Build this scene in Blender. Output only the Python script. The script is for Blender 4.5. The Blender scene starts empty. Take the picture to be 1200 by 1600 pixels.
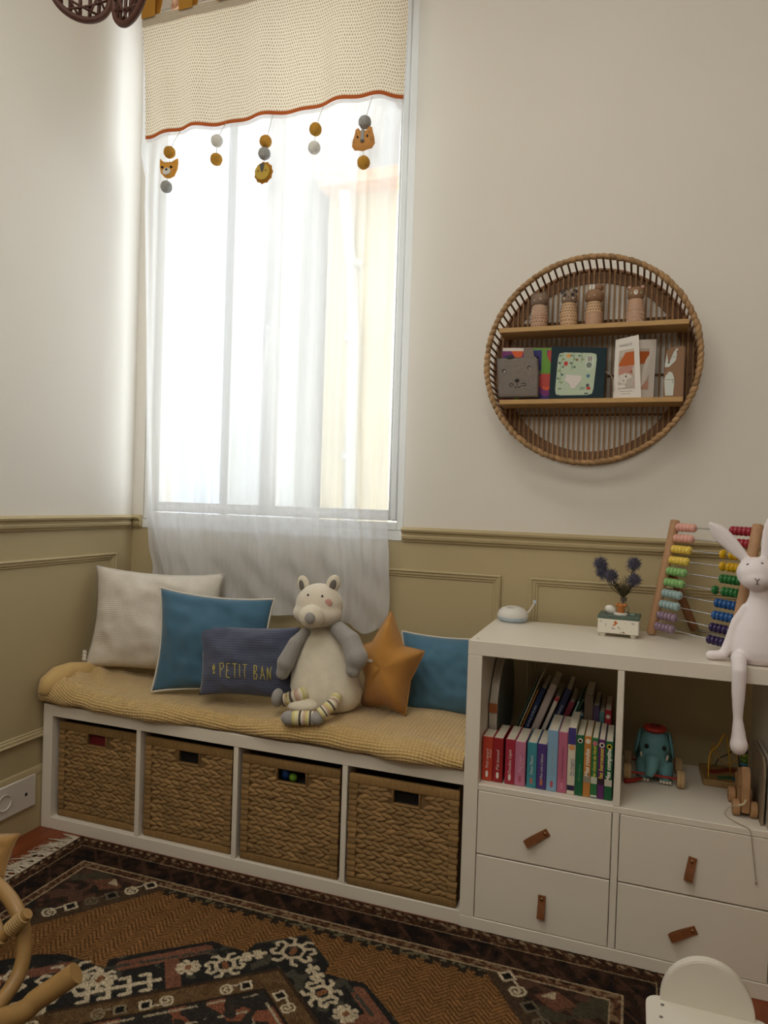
import bpy, bmesh, math, random
import numpy as np
from mathutils import Vector, Matrix, noise

random.seed(7)
SC = bpy.context.scene
COL = SC.collection
PI = math.pi

# ------------------------------------------------------------------ camera
CAM = Vector((1.82577, -2.22521, 1.11794))
RT = Vector((0.94175542, 0.33471282, 0.0326199))
UP = Vector((-0.03592213, 0.00367845, 0.99934782))
FW = Vector((-0.33437454, 0.942313, -0.0154878))
FPX = 1107.645
cd = bpy.data.cameras.new('camera')
cam = bpy.data.objects.new('camera', cd)
COL.objects.link(cam)
cd.sensor_fit = 'HORIZONTAL'
cd.sensor_width = 36.0
cd.lens = FPX * 36.0 / 1200.0
cd.clip_start = 0.02
mw = Matrix.Identity(4)
for i in range(3):
    mw[i][0], mw[i][1], mw[i][2], mw[i][3] = RT[i], UP[i], -FW[i], CAM[i]
cam.matrix_world = mw
SC.camera = cam

# ------------------------------------------------------------------ world, light, exposure
SKY_STRENGTH = 6.3
world = bpy.data.worlds.new('sky')
SC.world = world
world.use_nodes = True
wn = world.node_tree
wn.nodes['Background'].inputs[0].default_value = (0.90, 0.95, 1.0, 1)
wn.nodes['Background'].inputs[1].default_value = SKY_STRENGTH


def portal(name, loc, rot, sx, sy):
    l = bpy.data.lights.new(name, 'AREA')
    l.shape = 'RECTANGLE'
    l.size, l.size_y = sx, sy
    l.cycles.is_portal = True
    o = bpy.data.objects.new(name, l)
    COL.objects.link(o)
    o.location, o.rotation_euler = loc, rot
    return o


XL, XR, YW, YF, ZC = -0.012, 3.3, 0.04, -2.95, 3.12      # room shell
portal('window_daylight_portal', (0.565, 0.20, 1.97), (-PI / 2, 0, 0), 1.06, 1.98)
portal('added_rear_fill_portal', (1.20, YF - 0.16, 2.55), (PI / 2, 0, 0), 2.2, 1.0)  # sky light through the unseen rear window added for fill
KX0, KX1, KY0, KY1 = 0.35, 1.75, -2.30, -1.20          # ceiling opening added out of view for light from above
portal('added_roof_fill_portal', ((KX0 + KX1) / 2, (KY0 + KY1) / 2, ZC + 0.14), (0, 0, 0), KX1 - KX0, KY1 - KY0)

SC.view_settings.view_transform = 'Standard'
SC.view_settings.look = 'None'
SC.view_settings.exposure = 0.02
SC.view_settings.gamma = 1.0
SC.view_settings.use_curve_mapping = False
SC.cycles.use_denoising = True
SC.cycles.max_bounces = 10
SC.cycles.diffuse_bounces = 6
SC.cycles.transparent_max_bounces = 12
SC.cycles.transmission_bounces = 8
SC.cycles.sample_clamp_indirect = 6.0
SC.cycles.caustics_reflective = False
SC.cycles.caustics_refractive = False


# ------------------------------------------------------------------ helpers: pixel of the photograph -> point on a plane of the room
def _ray(px, py):
    return FW + RT * ((px - 600) / FPX) + UP * ((800 - py) / FPX)


def at(px, py, y):
    d = _ray(px, py)
    return CAM + d * ((y - CAM.y) / d.y)


def atz(px, py, z):
    d = _ray(px, py)
    return CAM + d * ((z - CAM.z) / d.z)


# ------------------------------------------------------------------ helpers: materials
def lin(c):
    if isinstance(c, str):
        c = tuple(int(c[i:i + 2], 16) for i in (0, 2, 4))
    o = []
    for v in c[:3]:
        v = v / 255.0
        o.append(v / 12.92 if v <= 0.04045 else ((v + 0.055) / 1.055) ** 2.4)
    return tuple(o)


MATS = {}


def M(name, rgb, rough=0.6, spec=0.3, var=0.0, vscale=20.0, bump=0.0, bscale=200.0, metallic=0.0, sheen=0.0, rnd=0.0, stretch=(1, 1, 1), attr=False, distort=0.0):
    """Procedural principled material: base colour, noise variation, fine noise relief, per-object variation."""
    if name in MATS:
        return MATS[name]
    m = bpy.data.materials.new(name)
    m.use_nodes = True
    nt = m.node_tree
    b = nt.nodes['Principled BSDF']
    c = lin(rgb)
    b.inputs['Roughness'].default_value = rough
    b.inputs['Specular IOR Level'].default_value = spec
    b.inputs['Metallic'].default_value = metallic
    b.inputs['Base Color'].default_value = (*c, 1)
    if sheen:
        b.inputs['Sheen Weight'].default_value = sheen
        b.inputs['Sheen Roughness'].default_value = 0.5
    src = None
    L = nt.links
    if attr:
        a = nt.nodes.new('ShaderNodeAttribute')
        a.attribute_name = 'Col'
        src = a.outputs['Color']
    if var or bump:
        tc = nt.nodes.new('ShaderNodeTexCoord')
        mp = nt.nodes.new('ShaderNodeMapping')
        mp.inputs['Scale'].default_value = stretch
        L.new(tc.outputs['Object'], mp.inputs['Vector'])
    if var:
        n = nt.nodes.new('ShaderNodeTexNoise')
        n.inputs['Scale'].default_value = vscale
        n.inputs['Detail'].default_value = 4
        n.inputs['Distortion'].default_value = distort
        L.new(mp.outputs['Vector'], n.inputs['Vector'])
        r = nt.nodes.new('ShaderNodeMapRange')
        r.inputs['From Min'].default_value = 0.25
        r.inputs['From Max'].default_value = 0.75
        r.inputs['To Min'].default_value = 1 - var
        r.inputs['To Max'].default_value = 1 + var
        L.new(n.outputs['Fac'], r.inputs['Value'])
        mx = nt.nodes.new('ShaderNodeMix')
        mx.data_type = 'RGBA'
        mx.blend_type = 'MULTIPLY'
        mx.inputs['Factor'].default_value = 1
        if src:
            L.new(src, mx.inputs['A'])
        else:
            mx.inputs['A'].default_value = (*c, 1)
        L.new(r.outputs['Result'], mx.inputs['B'])
        src = mx.outputs['Result']
    if rnd:
        oi = nt.nodes.new('ShaderNodeObjectInfo')
        r2 = nt.nodes.new('ShaderNodeMapRange')
        r2.inputs['To Min'].default_value = 1 - rnd
        r2.inputs['To Max'].default_value = 1 + rnd
        L.new(oi.outputs['Random'], r2.inputs['Value'])
        mx = nt.nodes.new('ShaderNodeMix')
        mx.data_type = 'RGBA'
        mx.blend_type = 'MULTIPLY'
        mx.inputs['Factor'].default_value = 1
        if src:
            L.new(src, mx.inputs['A'])
        else:
            mx.inputs['A'].default_value = (*c, 1)
        L.new(r2.outputs['Result'], mx.inputs['B'])
        src = mx.outputs['Result']
    if src:
        L.new(src, b.inputs['Base Color'])
    if bump:
        n2 = nt.nodes.new('ShaderNodeTexNoise')
        n2.inputs['Scale'].default_value = bscale
        n2.inputs['Detail'].default_value = 3
        L.new(mp.outputs['Vector'], n2.inputs['Vector'])
        bp = nt.nodes.new('ShaderNodeBump')
        bp.inputs['Strength'].default_value = bump
        bp.inputs['Distance'].default_value = 0.004
        L.new(n2.outputs['Fac'], bp.inputs['Height'])
        L.new(bp.outputs['Normal'], b.inputs['Normal'])
    MATS[name] = m
    return m


def knit(name, rgb, sx, sy, strength=0.6, rough=0.9, dark=0.75, uv=True, dist=0.003, sheen=0.3):
    """Woven cloth: two crossed wave bands give relief and a slight tone change. Works on UVs in metres."""
    if name in MATS:
        return MATS[name]
    m = M(name, rgb, rough=rough, spec=0.15, sheen=sheen, var=0.06, vscale=30)
    nt = m.node_tree
    L = nt.links
    b = nt.nodes['Principled BSDF']
    tc = nt.nodes.new('ShaderNodeTexCoord')
    sp = nt.nodes.new('ShaderNodeSeparateXYZ')
    L.new(tc.outputs['UV'], sp.inputs[0])
    waves = []
    for ax, s in ((0, sx), (1, sy)):
        if not s:
            continue
        mu = nt.nodes.new('ShaderNodeMath')
        mu.operation = 'MULTIPLY'
        mu.inputs[1].default_value = 2 * PI / s
        L.new(sp.outputs[ax], mu.inputs[0])
        if ax == 1 and sx and sy:
            pass
        sn = nt.nodes.new('ShaderNodeMath')
        sn.operation = 'SINE'
        L.new(mu.outputs[0], sn.inputs[0])
        waves.append(sn.outputs[0])
    if len(waves) == 2:
        mx = nt.nodes.new('ShaderNodeMath')
        mx.operation = 'ADD'
        L.new(waves[0], mx.inputs[0])
        L.new(waves[1], mx.inputs[1])
        h = mx.outputs[0]
    else:
        h = waves[0]
    bp = nt.nodes.new('ShaderNodeBump')
    bp.inputs['Strength'].default_value = strength
    bp.inputs['Distance'].default_value = dist
    L.new(h, bp.inputs['Height'])
    L.new(bp.outputs['Normal'], b.inputs['Normal'])
    old = b.inputs['Base Color'].links[0].from_socket
    r = nt.nodes.new('ShaderNodeMapRange')
    r.inputs['From Min'].default_value = -1.6
    r.inputs['From Max'].default_value = 1.0
    r.inputs['To Min'].default_value = dark
    r.inputs['To Max'].default_value = 1.0
    L.new(h, r.inputs['Value'])
    mm = nt.nodes.new('ShaderNodeMix')
    mm.data_type = 'RGBA'
    mm.blend_type = 'MULTIPLY'
    mm.inputs['Factor'].default_value = 1
    L.new(old, mm.inputs['A'])
    L.new(r.outputs['Result'], mm.inputs['B'])
    L.new(mm.outputs['Result'], b.inputs['Base Color'])
    return m


# ------------------------------------------------------------------ helpers: meshes
def nb():
    return bmesh.new()


def merge(dst, src):
    me = bpy.data.meshes.new('t')
    src.to_mesh(me)
    src.free()
    dst.from_mesh(me)
    bpy.data.meshes.remove(me)


def box(bm, x0, x1, y0, y1, z0, z1, bev=0.0, mat=None, seg=1):
    t = bmesh.new()
    r = bmesh.ops.create_cube(t, size=1)
    for v in r['verts']:
        v.co = Vector((x0 + (v.co.x + .5) * (x1 - x0), y0 + (v.co.y + .5) * (y1 - y0), z0 + (v.co.z + .5) * (z1 - z0)))
    if bev:
        bmesh.ops.bevel(t, geom=t.edges[:] , offset=bev, segments=seg, affect='EDGES', profile=0.5)
    if mat is not None:
        bmesh.ops.transform(t, matrix=mat, verts=t.verts[:])
    merge(bm, t)
    return bm


def tube(bm, pts, r, n=8, cap=True, colors=None, flat=1.0):
    """Tube through pts; r a number or one per point; parallel-transport frame."""
    pts = [Vector(p) for p in pts]
    k = len(pts)
    rs = r if isinstance(r, (list, tuple)) else [r] * k
    t0 = (pts[1] - pts[0]).normalized()
    a = Vector((0, 0, 1)) if abs(t0.z) < 0.9 else Vector((1, 0, 0))
    nrm = t0.cross(a).normalized()
    rings = []
    cl = bm.verts.layers.float_color.get('Col') if colors else None
    if colors and cl is None:
        cl = bm.verts.layers.float_color.new('Col')
    for i in range(k):
        if i == 0:
            t = (pts[1] - pts[0])
        elif i == k - 1:
            t = (pts[-1] - pts[-2])
        else:
            t = (pts[i + 1] - pts[i - 1])
        t.normalize()
        nrm = (nrm - t * nrm.dot(t)).normalized()
        bi = t.cross(nrm)
        ring = []
        for j in range(n):
            q = 2 * PI * j / n
            v = bm.verts.new(pts[i] + (nrm * math.cos(q) + bi * math.sin(q) * flat) * rs[i])
            if colors:
                v[cl] = (*lin(colors[i]), 1)
            ring.append(v)
        rings.append(ring)
    for i in range(k - 1):
        for j in range(n):
            bm.faces.new((rings[i][j], rings[i][(j + 1) % n], rings[i + 1][(j + 1) % n], rings[i + 1][j]))
    if cap:
        bm.faces.new(rings[0][::-1])
        bm.faces.new(rings[-1])
    return bm


def lathe(bm, prof, c=(0, 0, 0), n=24, mat=None, sx=1.0, sy=1.0):
    """Profile of (radius, height) turned about z at c."""
    c = Vector(c)
    rings = []
    for (r, z) in prof:
        if r < 1e-6:
            rings.append([bm.verts.new(Vector((0, 0, z)))])
        else:
            rings.append([bm.verts.new(Vector((r * sx * math.cos(2 * PI * j / n), r * sy * math.sin(2 * PI * j / n), z))) for j in range(n)])
    allv = [v for g in rings for v in g]
    for a, b in zip(rings[:-1], rings[1:]):
        if len(a) == 1 and len(b) == 1:
            continue
        for j in range(n):
            j2 = (j + 1) % n
            if len(a) == 1:
                bm.faces.new((a[0], b[j2], b[j]))
            elif len(b) == 1:
                bm.faces.new((a[j], a[j2], b[0]))
            else:
                bm.faces.new((a[j], a[j2], b[j2], b[j]))
    for v in allv:
        if mat is not None:
            v.co = mat @ v.co
        v.co += c
    return bm


def ell(bm, c, r, rot=None, nu=20, nv=12):
    if not isinstance(r, (tuple, list)):
        r = (r, r, r)
    t = bmesh.new()
    bmesh.ops.create_uvsphere(t, u_segments=nu, v_segments=nv, radius=1)
    for v in t.verts:
        p = Vector((v.co.x * r[0], v.co.y * r[1], v.co.z * r[2]))
        if rot is not None:
            p = rot @ p
        v.co = p + Vector(c)
    merge(bm, t)
    return bm


def prism(bm, poly, d0, d1, fn):
    """Extrude a 2D polygon from depth d0 to d1; fn(a, b, d) -> world point."""
    f = [bm.verts.new(fn(a, b, d0)) for a, b in poly]
    g = [bm.verts.new(fn(a, b, d1)) for a, b in poly]
    n = len(poly)
    bm.faces.new(f)
    bm.faces.new(g[::-1])
    for i in range(n):
        bm.faces.new((f[i], g[i], g[(i + 1) % n], f[(i + 1) % n]))
    return bm


def smooth(me, angle=40):
    me.polygons.foreach_set('use_smooth', [True] * len(me.polygons))
    if angle is not None and len(me.polygons) < 60000:
        b = bmesh.new()
        b.from_mesh(me)
        lim = math.radians(angle)
        for e in b.edges:
            if len(e.link_faces) == 2 and e.calc_face_angle(0) > lim:
                e.smooth = False
        b.to_mesh(me)
        b.free()


def setp(o, label=None, cat=None, group=None, kind=None):
    if label:
        o['label'] = label
    if cat:
        o['category'] = cat
    if group:
        o['group'] = group
    if kind:
        o['kind'] = kind
    return o


def root_of(o):
    while o.parent:
        o = o.parent
    return o


def make(name, bm, mat, parent=None, label=None, cat=None, group=None, kind=None, ang=40, local=False, recalc=True):
    """One mesh object. World-space bmesh is re-centred on the thing's base unless local=True."""
    if isinstance(bm, bpy.types.Mesh):
        me = bm
    else:
        if recalc:
            bmesh.ops.recalc_face_normals(bm, faces=bm.faces[:])
        me = bpy.data.meshes.new(name)
        bm.to_mesh(me)
        bm.free()
        if ang is not False:
            smooth(me, ang)
    if mat is not None:
        if isinstance(mat, (list, tuple)):
            for q in mat:
                me.materials.append(q)
        else:
            if not me.materials:
                me.materials.append(mat)
    o = bpy.data.objects.new(name, me)
    COL.objects.link(o)
    if parent is not None:
        o.parent = parent
        if not local:
            me.transform(Matrix.Translation(-Vector(root_of(parent).location)))
    elif not local:
        xs = [v.co for v in me.vertices]
        mn = [min(v[i] for v in xs) for i in range(3)]
        mx = [max(v[i] for v in xs) for i in range(3)]
        c = Vector(((mn[0] + mx[0]) / 2, (mn[1] + mx[1]) / 2, mn[2]))
        me.transform(Matrix.Translation(-c))
        o.location = c
    return setp(o, label, cat, group, kind)


def thing(name, label, cat, loc=(0, 0, 0), group=None, kind=None):
    o = bpy.data.objects.new(name, None)
    COL.objects.link(o)
    o.location = loc
    o.empty_display_size = 0.05
    return setp(o, label, cat, group, kind)


def copy_tree(o, parent=None):
    c = o.copy()
    COL.objects.link(c)
    c.parent = parent
    for ch in list(o.children):
        copy_tree(ch, c)
    return c


def inst(name, me, parent, mat4):
    """A further piece that shares mesh data; mat4 is its matrix within the root's space."""
    o = bpy.data.objects.new(name, me)
    COL.objects.link(o)
    o.parent = parent
    o.matrix_local = mat4
    return o


def bm_mesh(bm, mat, name='piece', ang=40):
    bmesh.ops.recalc_face_normals(bm, faces=bm.faces[:])
    me = bpy.data.meshes.new(name)
    bm.to_mesh(me)
    bm.free()
    if ang is not False:
        smooth(me, ang)
    me.materials.append(mat)
    return me


def blob(name, bm, mat, parent=None, voxel=0.004, it=6, **kw):
    """Fuse overlapping shapes into one continuous smooth skin."""
    me = bpy.data.meshes.new('t')
    bm.to_mesh(me)
    bm.free()
    o = bpy.data.objects.new('t', me)
    COL.objects.link(o)
    r = o.modifiers.new('r', 'REMESH')
    r.mode = 'VOXEL'
    r.voxel_size = voxel
    s = o.modifiers.new('s', 'SMOOTH')
    s.factor = 0.5
    s.iterations = it
    dg = bpy.context.evaluated_depsgraph_get()
    m2 = bpy.data.meshes.new_from_object(o.evaluated_get(dg))
    bpy.data.objects.remove(o)
    bpy.data.meshes.remove(me)
    m2.materials.clear()
    smooth(m2, None)
    m2.name = name
    return make(name, m2, mat, parent, **kw)


def text_bm(s, size, fn, extrude=0.0004, align='CENTER', shear=0.0, bold=0.0):
    """Lettering as a mesh; fn(a, b, d) maps text-plane metres to the world."""
    cu = bpy.data.curves.new('t', 'FONT')
    cu.body = s
    cu.size = size
    cu.align_x = align
    cu.align_y = 'CENTER'
    cu.resolution_u = 2
    cu.shear = shear
    cu.offset = bold
    o = bpy.data.objects.new('t', cu)
    COL.objects.link(o)
    dg = bpy.context.evaluated_depsgraph_get()
    me = bpy.data.meshes.new_from_object(o.evaluated_get(dg))
    bpy.data.objects.remove(o)
    b = bmesh.new()
    b.from_mesh(me)
    bpy.data.meshes.remove(me)
    for v in b.verts:
        v.co = fn(v.co.x, v.co.y, extrude)
    return b


def printed(name, w, h, nx, ny, paint, fn, mat, parent, **kw):
    """Flat print: a fine grid whose vertices carry colours; paint(U, V) -> rgb arrays 0..255, fn(u, v) -> point."""
    us = np.linspace(0, 1, nx)
    vs = np.linspace(0, 1, ny)
    U, V = np.meshgrid(us, vs)
    C = paint(U, V)
    verts = [fn(float(u), float(v)) for v in vs for u in us]
    faces = [(j * nx + i, j * nx + i + 1, (j + 1) * nx + i + 1, (j + 1) * nx + i) for j in range(ny - 1) for i in range(nx - 1)]
    me = bpy.data.meshes.new(name)
    me.from_pydata(verts, [], faces)
    set_cols(me, C)
    return make(name, me, mat, parent, **kw)


def set_cols(me, C):
    C = np.asarray(C, dtype=np.float64).reshape(-1, 3) / 255.0
    L = np.where(C <= 0.04045, C / 12.92, ((C + 0.055) / 1.055) ** 2.4)
    a = me.color_attributes.new('Col', 'FLOAT_COLOR', 'POINT')
    a.data.foreach_set('color', np.concatenate([L, np.ones((len(L), 1))], 1).ravel())


def layer(C, mask, rgb):
    C[mask] = rgb
    return C


# ------------------------------------------------------------------ shared materials
m_wall = M('wall_paint_warm_white', 'DAD5CD', rough=0.85, spec=0.2, var=0.015, vscale=3, bump=0.05, bscale=90)
m_wain = M('wainscot_paint_khaki', 'B0A07C', rough=0.6, spec=0.3, var=0.02, vscale=4, bump=0.04, bscale=60)
m_ceil = M('ceiling_paint', 'E4E0DA', rough=0.9)
m_white = M('white_lacquer', 'DDD5C8', rough=0.35, spec=0.4, var=0.01, vscale=6)
m_pvc = M('window_pvc_white', 'E2E3E2', rough=0.35, spec=0.45)
m_col = M('printed_colour', 'FFFFFF', rough=0.75, spec=0.2, attr=True)
m_black = M('black_ink', '1C1A1A', rough=0.6)
m_chrome = M('steel_rod', 'C8C8CA', rough=0.25, metallic=1.0)
m_page = M('page_edges', 'CFC6B4', rough=0.9, var=0.08, vscale=120, stretch=(1, 1, 6))

# ================================================================== the setting
# ---- floor: boards laid towards the window, each a piece of its own
m_floor = M('floor_wood_base', '4A2414', rough=0.5)
m_plank = M('floor_plank_wood', '74381C', rough=0.38, spec=0.4, var=0.28, vscale=9, stretch=(9, 1, 1), rnd=0.18, bump=0.08, bscale=60)
b = nb()
box(b, XL - 0.1, XR + 0.1, YF - 0.2, YW + 0.2, -0.10, -0.016)
floor = make('floor', b, m_floor, local=True, kind='structure', ang=False)
PW = 0.095
b = nb()
box(b, 0, PW - 0.0016, 0, 1.18, -0.016, 0.0, 0.0012)
plank_me = bm_mesh(b, m_plank, 'plank', False)
nx = int((XR - XL) / PW) + 1
for i in range(nx):
    off = (i * 0.37) % 1.18
    y = YW - 1.18 + off
    while y > YF - 1.18:
        y0 = y
        if y0 + 1.18 <= YW + 1.0:
            inst('plank', plank_me, floor, Matrix.Translation((XL + i * PW, y0, 0)))
        y -= 1.1805

# ---- walls
WX0, WX1, WZ0, WZ1 = 0.035, 1.092, 0.985, 2.96          # window opening
ZR = 0.985                                             # bottom of the chair rail
b = nb()
box(b, XL - 0.15, WX0, YW, YW + 0.18, ZR, ZC)
box(b, WX1, XR + 0.15, YW, YW + 0.18, ZR, ZC)
box(b, WX0, WX1, YW, YW + 0.18, WZ1, ZC)
wall_back = make('wall_back', b, m_wall, local=True, kind='structure', ang=False)
b = nb()
box(b, XL - 0.15, XR + 0.15, YW, YW + 0.18, -0.1, ZR)
make('wainscot', b, m_wain, wall_back, local=True, ang=False)
b = nb()
box(b, XL - 0.15, XL, YF - 0.15, YW, ZR, ZC)
wall_left = make('wall_left', b, m_wall, local=True, kind='structure', ang=False)
b = nb()
box(b, XL - 0.15, XL, YF - 0.15, YW, -0.1, ZR)
make('wainscot', b, m_wain, wall_left, local=True, ang=False)
b = nb()
box(b, XR, XR + 0.15, YF - 0.15, YW, ZR, ZC)
wall_right = make('wall_right', b, m_wall, local=True, kind='structure', ang=False)
b = nb()
box(b, XR, XR + 0.15, YF - 0.15, YW, -0.1, ZR)
make('wainscot', b, m_wain, wall_right, local=True, ang=False)
# rear wall, behind the camera, with an opening added to let in fill light
RX0, RX1, RZ0, RZ1 = 0.10, 2.30, 2.15, 3.05
b = nb()
box(b, XL, RX0, YF - 0.15, YF, 0, ZC)
box(b, RX1, XR, YF - 0.15, YF, 0, ZC)
box(b, RX0, RX1, YF - 0.15, YF, RZ1, ZC)
box(b, RX0, RX1, YF - 0.15, YF, 0, RZ0)
make('wall_front', b, m_wall, local=True, kind='structure', ang=False)
b = nb()
box(b, XL - 0.15, XR + 0.15, KY1, YW + 0.18, ZC, ZC + 0.12)
box(b, XL - 0.15, XR + 0.15, YF - 0.15, KY0, ZC, ZC + 0.12)
box(b, XL - 0.15, KX0, KY0, KY1, ZC, ZC + 0.12)
box(b, KX1, XR + 0.15, KY0, KY1, ZC, ZC + 0.12)
make('ceiling', b, m_ceil, local=True, kind='structure', ang=False)


def glass_mat(tint=(0.97, 0.985, 0.98)):
    m = bpy.data.materials.new('window_glass')
    m.use_nodes = True
    nt = m.node_tree
    nt.nodes.clear()
    o = nt.nodes.new('ShaderNodeOutputMaterial')
    t = nt.nodes.new('ShaderNodeBsdfTransparent')
    g = nt.nodes.new('ShaderNodeBsdfGlossy')
    g.inputs['Roughness'].default_value = 0.02
    x = nt.nodes.new('ShaderNodeMixShader')
    x.inputs[0].default_value = 0.05
    t.inputs[0].default_value = (*tint, 1)
    nt.links.new(t.outputs[0], x.inputs[1])
    nt.links.new(g.outputs[0], x.inputs[2])
    nt.links.new(x.outputs[0], o.inputs[0])
    return m


m_glass = glass_mat()
m_fill_glass = glass_mat((1.0, 0.955, 0.88))        # panes of the added openings, tinted to warm the fill light


def frame_bm(x0, x1, z0, z1, y0, y1, w, bev=0.003):
    b = nb()
    box(b, x0, x0 + w, y0, y1, z0, z1, bev)
    box(b, x1 - w, x1, y0, y1, z0, z1, bev)
    box(b, x0 + w, x1 - w, y0, y1, z0, z0 + w, bev)
    box(b, x0 + w, x1 - w, y0, y1, z1 - w, z1, bev)
    return b


# ---- window_1: white two-leaf window in the back wall
win = setp(bpy.data.objects.new('window_1', None), kind='structure')
COL.objects.link(win)
win.location = (0, 0, 0)
make('window_frame', frame_bm(WX0, WX1, 1.020, WZ1, YW + 0.004, YW + 0.075, 0.026), m_pvc, win, local=True)
xm = 0.565
for (a, c, nm) in ((WX0 + 0.026, xm, 'l'), (xm, WX1 - 0.026, 'r')):
    s = make('sash', frame_bm(a + 0.001, c - 0.001, 1.051, WZ1 - 0.031, YW + 0.010, YW + 0.062, 0.028, 0.006), m_pvc, win, local=True)
    b = nb()
    box(b, a + 0.026, c - 0.026, YW + 0.034, YW + 0.040, 1.077, WZ1 - 0.057)
    make('pane', b, m_glass, s, local=True, ang=False)
    b = nb()
    for xx in (a + 0.0285, c - 0.0345):
        box(b, xx, xx + 0.006, YW + 0.014, YW + 0.033, 1.0795, WZ1 - 0.0595, 0.0015)
    box(b, a + 0.0345, c - 0.0345, YW + 0.014, YW + 0.033, 1.0795, 1.088, 0.0015)
    make('glazing_bead', b, m_pvc, s, local=True)
b = nb()
box(b, xm - 0.022, xm + 0.022, YW - 0.002, YW + 0.011, 1.055, WZ1 - 0.035, 0.004)
make('meeting_strip', b, m_pvc, win, local=True)
b = nb()
tube(b, [(xm, YW - 0.001, 1.72), (xm, YW - 0.028, 1.72), (xm, YW - 0.034, 1.71), (xm, YW - 0.034, 1.60)], [0.010, 0.009, 0.009, 0.007], 10)
make('handle', b, m_pvc, win, local=True)
b = nb()
box(b, WX0 - 0.0, WX1, YW - 0.004, YW + 0.09, 0.985, 1.019, 0.003)
make('window_sill', b, m_pvc, win, local=True)

# ---- added_rear_window: unseen window added behind the camera to fill the room with light
rear_fill = setp(bpy.data.objects.new('added_rear_window', None), kind='structure')
COL.objects.link(rear_fill)
make('window_frame', frame_bm(RX0, RX1, RZ0, RZ1, YF - 0.10, YF - 0.03, 0.05), m_pvc, rear_fill, local=True)
for i in range(3):
    a = RX0 + 0.05 + i * (RX1 - RX0 - 0.1) / 3
    c = a + (RX1 - RX0 - 0.1) / 3
    s = make('sash', frame_bm(a + 0.001, c - 0.001, RZ0 + 0.05, RZ1 - 0.05, YF - 0.09, YF - 0.04, 0.05), m_pvc, rear_fill, local=True)
    b = nb()
    box(b, a + 0.049, c - 0.049, YF - 0.068, YF - 0.062, RZ0 + 0.099, RZ1 - 0.099)
    make('pane', b, m_fill_glass, s, local=True, ang=False)

# ---- added_roof_light: unseen roof opening added to light the scene from above
roof_fill = setp(bpy.data.objects.new('added_roof_light', None), kind='structure')
COL.objects.link(roof_fill)
b = nb()
for q in ((KX0, KX0 + .05, KY0, KY1), (KX1 - .05, KX1, KY0, KY1), (KX0 + .05, KX1 - .05, KY0, KY0 + .05), (KX0 + .05, KX1 - .05, KY1 - .05, KY1)):
    box(b, q[0], q[1], q[2], q[3], ZC + .03, ZC + .10, .003)
make('window_frame', b, m_pvc, roof_fill, local=True)
b = nb()
box(b, KX0 + .049, KX1 - .049, KY0 + .049, KY1 - .049, ZC + .060, ZC + .066)
make('pane', b, m_fill_glass, roof_fill, local=True, ang=False)

# ---- chair rails: moulded profile (depth from wall, height)
RAIL = [(0, 0.985), (0.007, 0.985), (0.009, 0.990), (0.016, 0.995), (0.018, 1.003), (0.013, 1.008), (0.015, 1.014), (0.024, 1.020), (0.026, 1.026), (0.020, 1.029), (0.012, 1.034), (0, 1.034)]


def run_profile(prof, p0, p1, nrm):
    b = nb()
    p0, p1, nrm = Vector(p0), Vector(p1), Vector(nrm)
    A = [b.verts.new(p0 + nrm * d + Vector((0, 0, z))) for d, z in prof]
    B = [b.verts.new(p1 + nrm * d + Vector((0, 0, z))) for d, z in prof]
    n = len(prof)
    for i in range(n):
        b.faces.new((A[i], A[(i + 1) % n], B[(i + 1) % n], B[i]))
    b.faces.new(A)
    b.faces.new(B[::-1])
    return b


make('trim_1', run_profile(RAIL, (XL, YF, 0), (XL, YW - 0.026, 0), (1, 0, 0)), m_wain, local=True, kind='structure', ang=20)
make('trim_2', run_profile(RAIL, (WX1, YW, 0), (XR, YW, 0), (0, -1, 0)), m_wain, local=True, kind='structure', ang=20)
make('trim_3', run_profile(RAIL, (XL, YW, 0), (WX0 - 0.001, YW, 0), (0, -1, 0)), m_wain, local=True, kind='structure', ang=20)


# ---- panel mouldings on the wainscot: mitred picture-frame profile
def panel(name, o, du, u0, u1, z0, z1, nrm):
    """Rectangular applied moulding; o origin on the wall, du direction along it."""
    prof = [(0.0, 0.0), (0.0, 0.010), (0.005, 0.013), (0.010, 0.009), (0.016, 0.008), (0.020, 0.004), (0.024, 0.004), (0.027, 0.0)]
    b = nb()
    o, du, nrm = Vector(o), Vector(du), Vector(nrm)
    loops = []
    for (ins, d) in prof:
        loops.append([b.verts.new(o + du * u + Vector((0, 0, z)) + nrm * d) for u, z in ((u0 + ins, z0 + ins), (u1 - ins, z0 + ins), (u1 - ins, z1 - ins), (u0 + ins, z1 - ins))])
    for A, B in zip(loops[:-1], loops[1:]):
        for i in range(4):
            b.faces.new((A[i], A[(i + 1) % 4], B[(i + 1) % 4], B[i]))
    return make(name, b, m_wain, local=True, kind='structure', ang=15)


panel('trim_4', (0, YW, 0), (1, 0, 0), 0.13, 1.428, 0.30, 0.893, (0, -1, 0))
panel('trim_5', (0, YW, 0), (1, 0, 0), 1.520, 2.75, 0.30, 0.893, (0, -1, 0))
panel('trim_6', (XL, 0, 0), (0, 1, 0), -1.75, -0.052, 0.30, 0.893, (1, 0, 0))
BASE = [(0, 0.0), (0.008, 0.0), (0.008, 0.166), (0.006, 0.174), (0.0075, 0.180), (0.0075, 0.192), (0.004, 0.202), (0, 0.206)]
make('baseboard_left', run_profile(BASE, (XL, YF, 0), (XL, YW, 0), (1, 0, 0)), m_wain, local=True, kind='structure', ang=20)
make('baseboard_back', run_profile(BASE, (XL + 0.009, YW, 0), (XR, YW, 0), (0, -1, 0)), m_wain, local=True, kind='structure', ang=20)

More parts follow.
